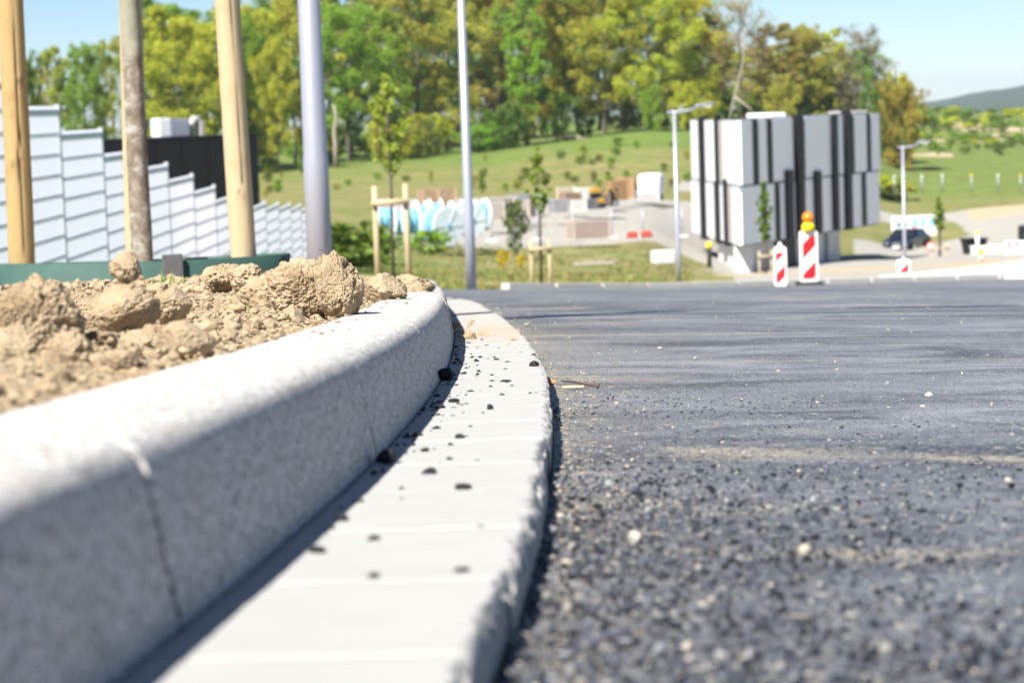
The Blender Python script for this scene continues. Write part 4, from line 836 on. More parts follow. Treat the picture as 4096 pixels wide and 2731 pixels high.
YG, LIME, GRN, OLV, BRN, DKG, TAN, ORG = (.40, .42, .045), (.45, .49, .05), (.20, .34, .035), (.34, .345, .055), (.33, .275, .08), (.12, .205, .025), (.40, .335, .18), (.35, .26, .05)
def tree(px, ptop, d, kind, wpx, colr, label, name='forest_tree', cat='tree', group='trees of the wood', pbase=None, rz=None):
    tm, cm = VAR[kind]; p = ground_at(px, d); top = at(px, ptop, d).z
    if pbase is not None: p.z = at(px, pbase, d).z
    H0 = {'broad': 20, 'tall': 22, 'bare': 20, 'bush': 7}[kind[:-1]] * 1.02; W0 = {'broad': 13, 'tall': 9.5, 'bare': 12, 'bush': 8}[kind[:-1]] * 1.12
    e = empty(name, (p.x, p.y, p.z - .2), random.uniform(0, 6.28) if rz is None else rz); sz = (top - p.z) / H0; sw = wpx / FPX * d / W0; e.scale = (sw, sw, sz); tag(e, label, cat, group)
    link('trunk', tm, 'forest_bark', e); j = random.uniform(.88, 1.12); link('crown', cm, 'leaf', e, tuple(min(.7, c * j * random.uniform(.93, 1.07)) for c in colr)); return e
T = lambda x: x / 2.297
main = [
 (88, 165, 250, 'bush0', 62, DKG, 'small dark green tree far left, between the first stake and the trunk'), (150, 105, 262, 'tall0', 95, OLV, 'olive brown airy tree left of the young tree trunk, behind the fence top'), (215, 112, 258, 'broad0', 100, GRN, 'green tree just left of the young tree trunk'),
 (262, 96, 266, 'tall1', 60, OLV, 'slim tree standing directly behind the young tree trunk'), (55, 130, 270, 'tall2', 60, OLV, 'thin tree beside the leftmost stake'), (430, 42, 250, 'broad1', 215, YG, 'big round yellow green tree right of the young tree trunk'), (560, -5, 262, 'broad2', 150, YG, 'yellow green tree behind the pale stake'), (632, 20, 268, 'tall0', 95, LIME, 'loose yellow tree between the pale stake and the thick lamp post'),
 (690, -20, 275, 'broad3', 130, YG, 'yellow green tree behind the thick lamp post'), (812, 14, 268, 'broad4', 190, GRN, 'bright green rounded tree right of the thick lamp post'), (905, 30, 280, 'tall1', 110, GRN, 'slender green tree above the staked sapling'), (975, -40, 285, 'tall2', 150, OLV, 'olive spring tree left of the second lamp post'), (1075, -60, 288, 'broad0', 170, OLV, 'tall olive tree behind the second lamp post'),
 (1165, -40, 290, 'tall0', 140, BRN, 'brownish tree right of the second lamp post'), (1225, -60, 284, 'tall1', 100, GRN, 'narrow bright green tree in the middle of the wood'), (1310, -45, 292, 'broad1', 170, OLV, 'yellow olive tree above the narrow sapling'), (1400, -40, 290, 'broad2', 190, YG, 'broad yellow green tree above the brown crate stack'), (1500, -30, 288, 'broad3', 200, YG, 'dense yellow green tree above the white trailer'),
 (1590, -10, 294, 'broad4', 150, YG, 'yellow green tree above the lamp with the bent arm'), (1650, 30, 296, 'tall2', 100, OLV, 'olive tree left of the tan tree over the striped building'), (1712, 12, 292, 'bare0', 150, TAN, 'tan half bare tree over the left part of the striped building'), (1800, 52, 294, 'tall0', 125, BRN, 'brown budding tree over the middle of the striped building'),
 (1868, 66, 298, 'broad0', 110, OLV, 'olive tree over the right half of the striped building'), (1920, 70, 300, 'tall1', 90, YG, 'slim yellow green tree beside the bare tree at the end of the wood'), (1995, 72, 296, 'bare1', 150, (.26, .22, .15), 'grey brown nearly leafless tree at the right end of the wood'), (2075, 212, 285, 'bush1', 110, ORG, 'orange brown bushy tree right of the striped building')]
for (x, yt_, d, kd, wx, c_, lab) in main: tree(T(x), T(yt_), d, kd, wx / 2.297 * 1.28, c_, lab)
rr = random.Random(5)
for x, yt_, d, kd, wx, c_, lab in [(385, 95, 258, 'broad4', 120, YG, 'lower yellow green tree just right of the young tree trunk'), (490, 70, 262, 'broad0', 130, YG, 'yellow green tree left of the pale stake, behind the big round tree'), (585, 60, 256, 'broad1', 130, GRN, 'green tree in the gap between pale stake and thick lamp post'), (650, 100, 254, 'broad2', 110, YG, 'lower yellow tree directly left of the thick lamp post')]: tree(T(x), T(yt_), d, kd, wx / 2.297, c_, lab)
for i in range(32):
    x = 350 + i * 52 + rr.uniform(-16, 16); top = (20 + rr.uniform(-10, 40)) if x < 620 else (-40 + rr.uniform(-20, 40)) if x < 1600 else 60 + rr.uniform(-10, 50) + (x - 1600) * .12
    c_ = rr.choice([OLV, GRN, YG, DKG, YG]); tree(T(x), T(top), 318 + rr.uniform(-8, 30), rr.choice(['tall0', 'tall1', 'tall2', 'broad1', 'bare0', 'broad3']), rr.uniform(62, 95), c_, unique(hue(c_) + ' back tree', x), group='back row of the wood')
for i in range(5): tree(T(60 + i * 55), T(150 + rr.uniform(-15, 20)), 300, rr.choice(['tall0', 'tall1', 'bare0']), 40, rr.choice([OLV, GRN]), 'tree in the back row left of the wood, seen over the white fence', group='back row left of the wood')
bl = []
for i in range(34):
    x = 600 + i * 45 + rr.uniform(-18, 18); base = np.interp(x, [600, 900, 1300, 1560, 2050], [385, 360, 325, 306, 320]); h = rr.uniform(50, 135); c_ = rr.choice([DKG, GRN, YG, OLV, OLV, DKG, DKG, GRN, LIME])
    tree(T(x), T(base - h), 262 + rr.uniform(-6, 22) + 14 * (x > 1000) + 12 * (x > 1300), 'bush%d' % (i % 4), rr.uniform(26, 52), c_, unique(hue(c_) + ' undergrowth bush', x), 'understory_bush', 'bush', 'undergrowth bushes at the edge of the wood', None)
# pale dead trunk
p = ground_at(T(782), 258); e = empty('dead_tree', p); tag(e, 'pale bare forked trunk at the edge of the wood beside the thick lamp post', 'tree')
MB().tube([(0, 0, -.3), (.05, 0, 2.5), (.0, 0, 4.2), (.25, 0, 5.2), (.1, 0, 6.6)], [.28, .24, .20, .16, .10], 9).build('trunk', 'birch', e, True); MB().tube([(.1, 0, 4.0), (.5, 0, 5.0), (.95, .2, 3.9)], [.14, .1, .05], 7).build('limb', 'birch', e, True)
p = ground_at(T(1710), 284); e = empty('dead_tree', p); tag(e, 'leaning pale forked trunk in front of the wood above the striped building', 'tree')
MB().tube([(-1.6, 0, 0), (-.6, 0, 4), (.5, 0, 8), (.9, 0, 12)], [.16, .14, .10, .05], 8).build('trunk', 'birch', e, True); MB().tube([(-.6, 0, 4), (1.2, 0, 2.6), (1.5, 0, 1.0)], [.14, .11, .06], 7).build('limb', 'birch', e, True)
# fallen branch on the crest
p = ground_at(T(1318), 288); e = MB().tube([(-2.4, 0, .5), (-.5, 0, .55), (1.2, 0, .2), (2.2, 0, .12)], [.12, .2, .2, .1], 8).build('fallen_log', 'birch', None, True); e.location = p; tag(e, 'pale fallen log on the grass at the wood edge', 'log')
# small shrubs on the meadow and on the right hillside
SH = [tree_variant(500 + k, 1.0, 1.1, 420, .085, .02) for k in range(3)]
def shrub(x, y, h, wd, c_, label, group):
    e = empty('meadow_shrub', (x, y, g(x, y) - .03), random.uniform(0, 6)); e.scale = (wd, wd, h); tag(e, label, 'shrub', group); tm, cm = SH[random.randrange(3)]; link('stem', tm, 'forest_bark', e); link('crown', cm, 'leaf', e, c_)
for i in range(60):
    u = rr.uniform(-.105, .092); d = rr.uniform(203, 262); x = u * d
    shrub(x, d, rr.uniform(.4, 1.1), rr.uniform(.5, 1.1), rr.choice([DKG, GRN, OLV, (.16, .17, .03)]), 'small young shrub dotting the dry meadow below the wood', 'young shrubs on the meadow')
for i in range(170):
    u = rr.uniform(.166, .222); d = 540 - 215 * rr.random() ** 1.15; x = u * d; s_ = rr.uniform(.8, 2.6) * (.8 if d > 430 else .6)
    shrub(x, d, s_ * rr.uniform(.5, 1.1), s_ * rr.uniform(.8, 1.9), rr.choice([GRN, LIME, DKG, (.17, .25, .03), (.14, .21, .05)]), 'green bush on the scrubby hillside at the right', 'bushes on the right hillside')
for px, py, h, wd in ((503, 252, .62, .42), (521, 254, .5, .3)):
    p = ground_at(px, 88); shrub(p.x, p.y, h, wd, (.55, .42, .01), 'yellow flowering broom shrub on the grass bank, %s' % ('larger one' if h > .55 else 'smaller one'), 'flowering broom on the bank')
for px, d, h, wd, c_, lab in ((518, 100, 2.0, .9, (.12, .16, .06), 'bushy young conifer at the yard edge left of the narrow sapling'), (349, 74, 1.3, 2.4, (.13, .19, .035), 'rough olive bush beside the end of the white fence'), (362, 78, 1.0, 1.8, (.14, .20, .04), 'green bush behind the first sapling stakes'), (378, 84, 1.0, 1.8, GRN, 'low green bush in front of the cable drums'), (430, 96, .9, 1.6, GRN, 'green bush under the cable drums'), (871, 236, 1.8, 6, LIME, 'bright green hedge bush behind the right lamp, left one'), (893, 238, 1.5, 5, OLV, 'olive hedge bush behind the right lamp, right one')):
    p = ground_at(px, d); shrub(p.x, p.y, h, wd, c_, lab, 'single shrubs')
# rough grass tufts on the bank
def tufts():
    rng = np.random.default_rng(3); V = []; n = 26000
    yy = np.exp(rng.uniform(math.log(34), math.log(112), n)); uu = rng.uniform(-.10, .075, n); xx = uu * yy; keep = xx < road_left(yy) - .5; xx, yy = xx[keep], yy[keep]; cl = fbm(np.c_[xx / 1.5, yy / 1.5, 0 * xx], 3, 9) > -.15; xx, yy = xx[cl], yy[cl]; zz = gz(xx, yy); n = len(xx)
    h = rng.uniform(.04, .13, n) * np.clip(yy / 60, .6, 1.6); an = rng.uniform(0, 6.28, n); wd = rng.uniform(.02, .06, n); lx, ly = rng.normal(0, .12, n), rng.normal(0, .12, n)
    A = np.c_[xx - np.cos(an) * wd, yy - np.sin(an) * wd, zz - .05]; B = np.c_[xx + np.cos(an) * wd, yy + np.sin(an) * wd, zz - .05]; C_ = np.c_[xx + lx, yy + ly, zz + h]; V = np.stack([A, B, C_], 1).reshape(-1, 3)
    for k, c_ in enumerate(((.30, .26, .12), (.16, .20, .04))):
        sel = (np.arange(n) % 2) == k; vv = V.reshape(-1, 3, 3)[sel].reshape(-1, 3); me = bpy.data.meshes.new('bank_grass'); me.from_pydata(vv.tolist(), [], np.arange(len(vv)).reshape(-1, 3).tolist()); me.update(); o = link('bank_grass', me, 'leaf', None, c_); tag(o, kind='stuff')
tufts()

# ------------------------------------------------------------------ staked saplings
def sapling(px, pb, d, fpx, fh, ctop, cbot, cw, colr, lab_t, lab_f, narrow=True, seed=1):
    """px centre, pb base row, d distance; fpx half spacing of the stakes in picture columns, fh stake height m"""
    p = at(px, pb, d); rng = random.Random(seed); zt = at(px, ctop, d).z - p.z; zc = at(px, cbot, d).z - p.z; e = empty('sapling', p); tag(e, lab_t, 'tree', 'staked saplings')
    mb = MB().tube([(0, 0, -.1), (.02, 0, zc), (0, 0, (zc + zt) / 2), (.02, 0, zt)], [.030 * d / 36 * .8, .026 * d / 36 * .8, .016, .006], 8); W_ = cw / FPX * d; ends = []; rads = []
    for i in range(16):
        t = (i + .5) / 16; z = zc + (zt - zc) * t * .8; an = i * 2.4; ln = W_ * .5 * (math.sin(math.pi * min(1, .15 + t * .9)) * .9 + .15); q = Vector((math.cos(an) * ln, math.sin(an) * ln, z + (zt - zc) * .16)); mb.tube([(0.01, 0, z), q * .5 + Vector((0, 0, z * .5)), q], [.010, .007, .003], 5)
        for k in range(3): ends.append(tuple(Vector((0, 0, z)).lerp(q, .4 + .3 * k) + Vector((0, 0, rng.uniform(0, .15) * (zt - zc))))); rads.append(W_ * .13)
    mb.build('trunk', 'bark_far' if 'bark_far' in MATS else 'forest_bark', e, True); link('crown', leaf_cloud(ends, rads, 1000, .026 * d / 36 + .012, seed), 'leaf', e, colr)
    s_ = fpx / FPX * d; f = empty('sapling_stakes', p); tag(f, lab_f, 'stake', 'wooden sapling stakes')
    r_ = .044 if d < 50 else .05
    for sx in (-1, 1): MB().tube([(sx * s_, -.02, -.3), (sx * s_, -.02, fh * (1 if sx > 0 else .985))], [r_, r_ * .95], 12).build('stake', 'pale_wood', f, True)
    MB().tube([(-s_ * 1.22, -.02 - 2 * r_ + .01, fh * .80), (s_ * 1.22, -.02 - 2 * r_ + .01, fh * .815)], [r_ * .95, r_ * .95], 12).build('cross_bar', 'pale_wood', f, True)
sapling(393.5, 277, 36, 15.4, 1.39, 78, 183, 40, (.30, .37, .06), 'tall leafing sapling between stakes left of the second lamp post', 'pair of wooden stakes with crossbar around the nearest sapling', seed=3)
sapling(541.5, 289, 65, 9.2, 1.36, 150, 224, 22, (.24, .32, .05), 'narrow green sapling in front of the gravel yard', 'pair of wooden stakes with crossbar in front of the gravel yard', seed=5)
sapling(766, 280, 104, 6.2, 1.30, 186, 246, 15, (.13, .22, .03), 'narrow sapling standing before the striped building', 'pair of wooden stakes before the striped building', seed=7)
sapling(940, 268, 130, 8.0, 1.35, 200, 234, 11, (.2, .28, .05), 'small sapling right of the parked car', 'pair of wooden stakes right of the parked car', seed=9)

# ------------------------------------------------------------------ yard: cable drums, crates, machines
def cable_drum(px, pc, d, dia, wd, rz, label, c_=(.16, .43, .62), face=(.72, .82, .88)):
    c = at(px, pc, d); gd = g(c.x, c.y); e = empty('cable_drum', (c.x, c.y, max(gd, c.z - dia / 2)), R(rz)); tag(e, label, 'cable drum', 'pale blue cable drums in the yard'); M0 = Matrix.Translation((0, 0, dia / 2)) @ Matrix.Rotation(R(90), 4, 'Y')
    for s_ in (-1, 1):
        f = MB().lathe([(.05, -.035), (dia / 2, -.035), (dia / 2, .035), (.05, .035)], 28, M0 @ Matrix.Translation((0, 0, s_ * wd / 2))).build('flange', 'paint', e, False, face)
        for k in range(6):
            an = k * math.pi / 3; MB().box((0, 0, 0), (.10, dia * .42, .02), M0 @ Matrix.Translation((0, 0, s_ * (wd / 2 + .04))) @ Matrix.Rotation(an, 4, 'Z') @ Matrix.Translation((0, dia * .25, 0))).build('stave', 'paint', f, False, tuple(x * .92 for x in face))
        MB().lathe([(.09, -.05), (.09, .05)], 14, M0 @ Matrix.Translation((0, 0, s_ * (wd / 2 + .03)))).build('axle_plate', 'paint', f, False, c_)
    MB().lathe([(dia * .36, -wd / 2 + .035), (dia * .36, wd / 2 - .035)], 24, M0).build('cable_winding', 'paint', e, True, c_)
for i, (x, pc, d, dia, wd, rz, lab) in enumerate([
    (884, 505, 104, 1.35, .6, 8, 'cable drum left of the others, half behind the left stake'), (918, 512, 102, 1.4, .5, 12, 'second cable drum from the left, between the stakes'), (945, 508, 100, 1.45, .5, 14, 'cable drum right of the nearest sapling stakes'), (968, 500, 106, 1.5, .5, 18, 'cable drum under the wooden crates'),
    (1016, 518, 98, 1.55, .8, -52, 'front cable drum with its bright round flange facing the road'), (1000, 492, 108, 1.4, .5, 10, 'cable drum behind the bright front drum'), (1050, 498, 104, 1.45, .5, 15, 'cable drum edge on, left of the second lamp post'), (1076, 505, 100, 1.35, .7, -58, 'round faced cable drum hidden behind the second lamp post'), (1101, 493, 102, 1.35, .55, 22, 'cable drum at the right end of the row')]):
    cable_drum(T(x), T(pc), d, dia, wd, rz, lab)
def crate(px, pb, d, sx, sy, sz, rz, label, group='wooden crates and pallets in the yard', c_=(.40, .28, .18), lift=None):
    p = at(px, pb, d); e = empty('crate', p, R(rz)); tag(e, label, 'crate', group); MB().box((0, 0, sz / 2), (sx * .93, sy * .93, sz * .96)).build('load', 'rough_paint', e, False, tuple(x * .45 for x in c_)); n = max(3, int(sz / .16))
    for k in range(n):
        z = sz * (k + .5) / n
        for s_ in (-1, 1): MB().box((0, s_ * sy / 2, z), (sx, .025, sz / n * .72)).build('slat', 'rough_paint', e, False, c_); 
        MB().box((-sx / 2, 0, z), (.025, sy * .96, sz / n * .72)).build('slat', 'rough_paint', e, False, c_)
    for ax in (-1, 1):
        for ay in (-1, 1): MB().box((ax * sx / 2 * .94, ay * (sy / 2 + .025), sz / 2), (.09, .03, sz)).build('corner_post', 'rough_paint', e, False, tuple(min(1, x * 1.25) for x in c_))
for a in [(T(985), T(476), 124, .85, .8, .62, 20, 'lower left wooden crate of the stack behind the drums'), (T(1022), T(474), 124, .85, .8, .62, 20, 'lower right wooden crate of the stack behind the drums'), (T(985), T(454), 124, .9, .8, .45, 20, 'upper left wooden crate of the stack behind the drums'), (T(1022), T(453), 124, .95, .8, .50, 20, 'upper right wooden crate of the stack behind the drums')]: crate(*a)
for x, pb, d, sx, sz, c_, lab in [(1138, 506, 128, .95, .85, (.36, .32, .28), 'grey brown stone pallet left in the yard row'), (1172, 500, 132, .75, .75, (.07, .075, .085), 'dark grey pallet box in the yard row'), (1198, 498, 136, .7, .85, (.42, .36, .31), 'pale pallet box in the yard row'), (1216, 494, 140, .6, .7, (.12, .10, .09), 'dark brown pallet box before the narrow sapling'), (1150, 472, 150, 1.6, .5, (.40, .37, .34), 'flat grey pallet stack behind the yard row'), (1205, 466, 155, 1.6, .5, (.28, .33, .36), 'bluish pallet stack behind the yard row'),
                                  (1285, 488, 140, .8, .7, (.30, .30, .31), 'grey box right of the narrow sapling'), (1310, 476, 146, .9, .8, (.33, .22, .15), 'brown box among the mixed material'), (1300, 466, 152, .9, .9, (.45, .40, .30), 'sand coloured box behind the brown box'), (1330, 484, 144, .7, .6, (.55, .54, .52), 'white bag pallet in front of the digger'), (1342, 462, 150, .8, .75, (.68, .67, .62), 'white sack pallet left of the digger'), (1352, 480, 146, .8, .55, (.12, .12, .13), 'dark pallet before the digger'), (1395, 474, 150, .6, .8, (.14, .11, .10), 'dark brown box right of the digger'),
                                  (1418, 460, 165, 1.0, 1.2, (.36, .22, .10), 'tall brown timber stack left'), (1438, 456, 170, 1.0, 1.3, (.42, .25, .14), 'reddish timber stack beside the white trailer'), (1405, 468, 160, .6, .9, (.02, .025, .05), 'dark blue bin by the timber stack'), (1468, 458, 175, 1.0, .6, (.30, .34, .40), 'grey blue covered pallet left of the trailer'), (1495, 460, 172, 1.2, .5, (.50, .49, .48), 'pale stone pallet left of the trailer'), (1352, 548, 112, 1.5, .75, (.46, .37, .33), 'low stack of pinkish slabs at the yard edge')]:
    crate(T(x), T(pb), d, sx * 1.25, .9, sz * 1.15, rr.uniform(-25, 25), lab, 'stacked material in the gravel yard', c_)
def digger():
    p = at(T(1370), T(478), 148); e = empty('mini_digger', p, R(15)); tag(e, 'small yellow digger with dark cab among the stacked material', 'digger'); e.scale = (.62, .62, .62)
    for s_ in (-1, 1): MB().box((0, s_ * .55, .25), (1.7, .35, .5)).build('track', 'rubber', e, bevel=.15)
    MB().box((0, 0, .75), (1.5, 1.2, .5)).build('body', 'excavator_yellow', e, bevel=.1); MB().box((-.1, 0, 1.75), (1.0, 1.0, .55)).build('roof_hood', 'excavator_yellow', e, bevel=.1); MB().box((-.1, 0, 1.3), (.95, .95, .8)).build('cab', 'glass_dark', e, bevel=.05)
    MB().tube([(.7, 0, .8), (1.4, 0, 2.1), (2.0, 0, 1.5), (2.1, 0, .6)], [.12, .12, .1, .08], 8).build('boom', 'excavator_yellow', e, True); MB().box((2.05, 0, .4), (.5, .6, .45)).build('bucket', 'dark_metal', e, bevel=.08)
digger()
def trailer():
    p = at(T(1497), T(458), 175); e = empty('box_trailer', p, R(-12)); tag(e, 'white box trailer with rounded corners standing in the yard', 'trailer')
    MB().box((0, 0, 1.05), (1.65, 2.6, 1.68)).build('body', 'white_panel', e, True, bevel=.28); MB().box((0, -1.305, .98), (1.15, .02, 1.2)).build('door', 'white_panel', e, bevel=.05)
    for s_ in (-1, 1): MB().lathe([(.05, -.09), (.28, -.09), (.28, .09), (.05, .09)], 18, Matrix.Translation((s_ * .72, 0, .2)) @ Matrix.Rotation(R(90), 4, 'Y')).build('wheel', 'rubber', e)
    MB().box((0, -1.3, .24), (1.5, .08, .14)).build('rear_lights_bar', 'red_reflect', e)
trailer()
for x, pb, lab in ((1453, 546, 'red plastic barrier foot at the yard edge, left one'), (1485, 544, 'red plastic barrier foot at the yard edge, right one')):
    p = at(T(x), T(pb), 112); e = MB().prism([(-.28, 0), (.28, 0), (.25, .22), (.18, .30), (-.18, .30), (-.25, .22)], -.2, .2, Matrix(((1, 0, 0, 0), (0, 0, 1, 0), (0, 1, 0, 0), (0, 0, 0, 1)))).build('barrier_block', 'rough_paint', None, False, (.42, .06, .05), .05); e.location = p; tag(e, lab, 'barrier', 'red barrier blocks')
p = at(T(1523), T(603), 90); o = MB().box((0, 0, .22), (.78, .6, .5)).build('concrete_block', 'pale_concrete', bevel=.05); o.location = p; o.rotation_euler = (0, .02, .3); tag(o, 'pale concrete block lying in the grass beside the bent arm lamp', 'block')
p = at(T(1365), T(606), 86); o = MB().prism([(-.8, -.3), (.7, -.35), (.9, .2), (.1, .4), (-.7, .3)], 0, .06).build('stone_slab', 'rough_paint', None, False, (.34, .31, .26), .02); o.location = p; tag(o, 'flat pale slab lying in the grass bank', 'slab')
# slim site fence posts; caps on the far row stand in for bright glints
for i, (x, pt, pb, d) in enumerate([(1236, 480, 552, 112), (1406, 475, 548, 114), (1316, 490, 548, 118), (1478, 478, 545, 116), (1568, 475, 545, 118), (1130, 500, 556, 108)]):
    b = at(T(x), T(pb), d); t = at(T(x), T(pt), d); e = empty('site_fence_post', b); tag(e, 'slim grey site fence post at the front of the gravel yard, %s from the left' % ('second', 'fourth', 'third', 'fifth', 'sixth', 'first')[i], 'post', 'site fence posts at the yard'); h = t.z - b.z
    MB().tube([(0, 0, 0), (0, 0, h)], .03, 8).build('tube', 'lamp_grey', e, True); MB().box((0, 0, .06), (.55, .22, .14)).build('foot', 'pale_concrete', e, bevel=.03)
for i, (x, pt, pb, d) in enumerate([(2055, 408, 442, 232), (2118, 408, 442, 234), (2165, 405, 440, 236), (2232, 405, 440, 238), (2293, 405, 440, 240), (2345, 405, 440, 242)]):
    b = at(T(x), T(pb), d); t = at(T(x), T(pt), d); e = empty('site_fence_post', b); tag(e, 'grey fence post with a glint stand-in beside the far gravel track, %s from the left' % ('first', 'second', 'third', 'fourth', 'fifth', 'sixth')[i], 'post', 'fence posts by the far track'); h = t.z - b.z
    MB().tube([(0, 0, 0), (0, 0, h)], .06, 8).build('tube', 'lamp_grey', e, True); MB().lathe([(.02, h), (.09, h + .04), (.12, h + .12), (.09, h + .2), (.02, h + .24)], 12).build('cap', 'yellow_plastic' if i in (3, 5) else 'white_plastic', e, True)  # white and yellow solid blobs added on top in place of glints

# ------------------------------------------------------------------ far kerb, pavement
fk = empty('far_kerb'); tag(fk, kind='structure')
mk = MB().box((0, 0, 0), (.18, .98, .26)).mesh('far_kerb_stone'); pts = [(float(x_), float(y_)) for y_ in np.linspace(36.6, 47.5, 400) for x_ in [road_left(np.array(y_))]]; acc = 0; last = pts[0]; run = [pts[0]]
for q in pts[1:]:
    run.append(q)
    if math.dist(run[0], q) >= 1.0:
        (x0, y0), (x1, y1) = run[0], q; o = link('kerb_stone', mk, 'paver', fk); o.location = ((x0 + x1) / 2, (y0 + y1) / 2 + .05, g((x0 + x1) / 2, (y0 + y1) / 2) - .03); o.rotation_euler = (math.atan2(g(x1, y1) - g(x0, y0), math.dist(run[0], q)), 0, math.atan2(y1 - y0, x1 - x0) - math.pi / 2); run = [q]
def pavement():
    ys = np.linspace(43.5, 112, 60); V = []; n = 14; P_l = lambda y: np.interp(y, [43.5, 46, 55, 70, 112], [9.0, 7.6, 8.4, 12.2, 25]); P_r = lambda y: P_l(y) + np.interp(y, [43.5, 50, 112], [9, 13, 20])
    x = np.array([P_l(y) + (P_r(y) - P_l(y)) * t for y in ys for t in np.linspace(0, 1, n)]); y = np.repeat(ys, n); z = gz(x, y) + .09
    me = grid_mesh('pavement', np.c_[x, y, z], len(ys), n); o = link('pavement', me, 'paver'); tag(o, kind='structure'); s_ = o.modifiers.new('s', 'SOLIDIFY'); s_.thickness = .3; s_.offset = -1
pavement()

# ------------------------------------------------------------------ right hand street things
def car():
    p = at(T(2084), T(577), 172); e = empty('parked_car', p, R(-118)); tag(e, 'dark blue car parked facing the road beside the construction boards', 'car'); e.scale = (1.12, 1.12, 1.12)
    prof = [(-2.1, .35), (-2.15, .75), (-1.95, .95), (-1.6, 1.0), (-1.05, 1.42), (.35, 1.45), (.95, .98), (1.9, .84), (2.1, .62), (2.12, .32)]
    secs = [(-.82, .93), (-.9, 1.0), (.9, 1.0), (.82, .93)]; V = []
    for y, k in secs: V += [(x * (1 if k == 1 else .985), y * (1 - .16 * max(0, (z - .95)) / .5), .3 + (z - .3) * k) for x, z in prof]
    n = len(prof); F = [(j * n + i, j * n + (i + 1) % n, (j + 1) * n + (i + 1) % n, (j + 1) * n + i) for j in range(3) for i in range(n)] + [tuple(range(n))[::-1], tuple(3 * n + i for i in range(n))]; mb = MB(); mb.add(V, F); b = mb.build('body', 'car_blue', e, False, bevel=.05)
    mb = MB(); mb.add([(.90, -.68, 1.03), (.90, .68, 1.03), (.42, .62, 1.42), (.42, -.62, 1.42)], [(0, 1, 2, 3)]); w_ = mb.build('windscreen', 'glass_dark', e); w_.modifiers.new('s', 'SOLIDIFY').thickness = -.02
    for s_ in (-1, 1):
        mb = MB(); mb.add([(-1.4, s_ * .9, 1.0), (.7, s_ * .9, 1.0), (.25, s_ * .79, 1.38), (-1.0, s_ * .79, 1.38)], [(0, 1, 2, 3)]); w_ = mb.build('side_window', 'glass_dark', e); w_.modifiers.new('s', 'SOLIDIFY').thickness = .03; w_.modifiers['s'].offset = 0
        MB().lathe([(.02, -.03), (.11, -.02), (.10, .05), (.02, .06)], 14, Matrix.Translation((2.08, s_ * .62, .68)) @ Matrix.Rotation(R(90), 4, 'Y')).build('headlight', 'chrome', e, True)
        for x in (-1.35, 1.35):
            wl = MB().lathe([(.04, -.1), (.32, -.1), (.34, 0), (.32, .1), (.04, .1)], 20, Matrix.Translation((x, s_ * .82, .33)) @ Matrix.Rotation(R(90), 4, 'X')).build('wheel', 'rubber', e, True); MB().lathe([(.02, -.02), (.2, -.02), (.2, .02), (.02, .02)], 14, Matrix.Translation((x, s_ * .93, .33)) @ Matrix.Rotation(R(90), 4, 'X')).build('rim', 'chrome', wl)
    MB().box((2.1, 0, .62), (.05, .5, .12)).build('grille', 'chrome', e); MB().box((2.13, 0, .42), (.03, .52, .11)).build('number_plate', 'white_plastic', e)
car()
def sign(px, pb, d, sx, z0, z1, label, mat, c_=None, stripes=None):
    p = at(px, pb, d); e = empty('construction_board', p); tag(e, label, 'sign', 'boards by the parked car')
    for s_ in (-1, 1): MB().tube([(s_ * sx * .4, .06, 0), (s_ * sx * .4, .06, z1)], .05, 8).build('post', 'lamp_grey', e, True)
    b = MB().box((0, 0, (z0 + z1) / 2), (sx, .05, z1 - z0)).build('panel', 'white_plastic', e, bevel=.02)
    for (x, z, w_, h, cc) in stripes or []: MB().box((x, -.03, z), (w_, .012, h)).build('print_block', 'paint', b, False, cc)
sign(T(2072), T(585), 182, 1.5, 1.5, 2.9, 'white construction board with small print left of the lamp post', 'white', None, [(-.2, 2.3, .35, .4, (.1, .2, .3)), (.35, 2.3, .2, .3, (.1, .15, .2))])
sign(T(2122), T(585), 184, 2.0, 1.1, 3.0, 'blue and white construction board behind the parked car', 'white', None, [(-.62, 2.5, .45, .7, (.25, .5, .62)), (0, 2.5, .45, .7, (.25, .5, .62)), (.62, 2.5, .45, .7, (.25, .5, .62)), (0, 1.6, 1.7, .08, (.5, .3, .32))])
def round_sign(px, pb, pc, d, r_, label, rect=False):
    p = at(px, pb, d); h = at(px, pc, d).z - p.z; e = empty('round_sign', p); tag(e, label, 'sign', 'red rimmed round signs'); MB().tube([(0, .04, 0), (0, .04, h + r_)], .04, 8).build('post', 'lamp_grey', e, True); M0 = Matrix.Translation((0, 0, h)) @ Matrix.Rotation(R(90), 4, 'X')
    MB().lathe([(.02, -.02), (r_, -.02), (r_, .01), (.02, .01)], 24, M0).build('red_rim', 'red_reflect', e); MB().lathe([(.02, .008), (r_ * .74, .008), (r_ * .74, .02), (.02, .02)], 24, M0).build('white_disc', 'white_plastic', e)
    for s_ in ((-.28, .28) if not rect else ()): pass
    MB().box((-.25 * r_, -.03, h), (.22 * r_, .012, .7 * r_)).build('digit', 'fin_black', e); MB().box((.25 * r_, -.03, h), (.22 * r_, .012, .7 * r_)).build('digit', 'fin_black', e)
round_sign(T(2101), T(590), T(531), 176, .34, 'round red rimmed sign high above the parked car')
round_sign(T(2139), T(610), T(566), 150, .30, 'round red rimmed sign low right of the parked car')
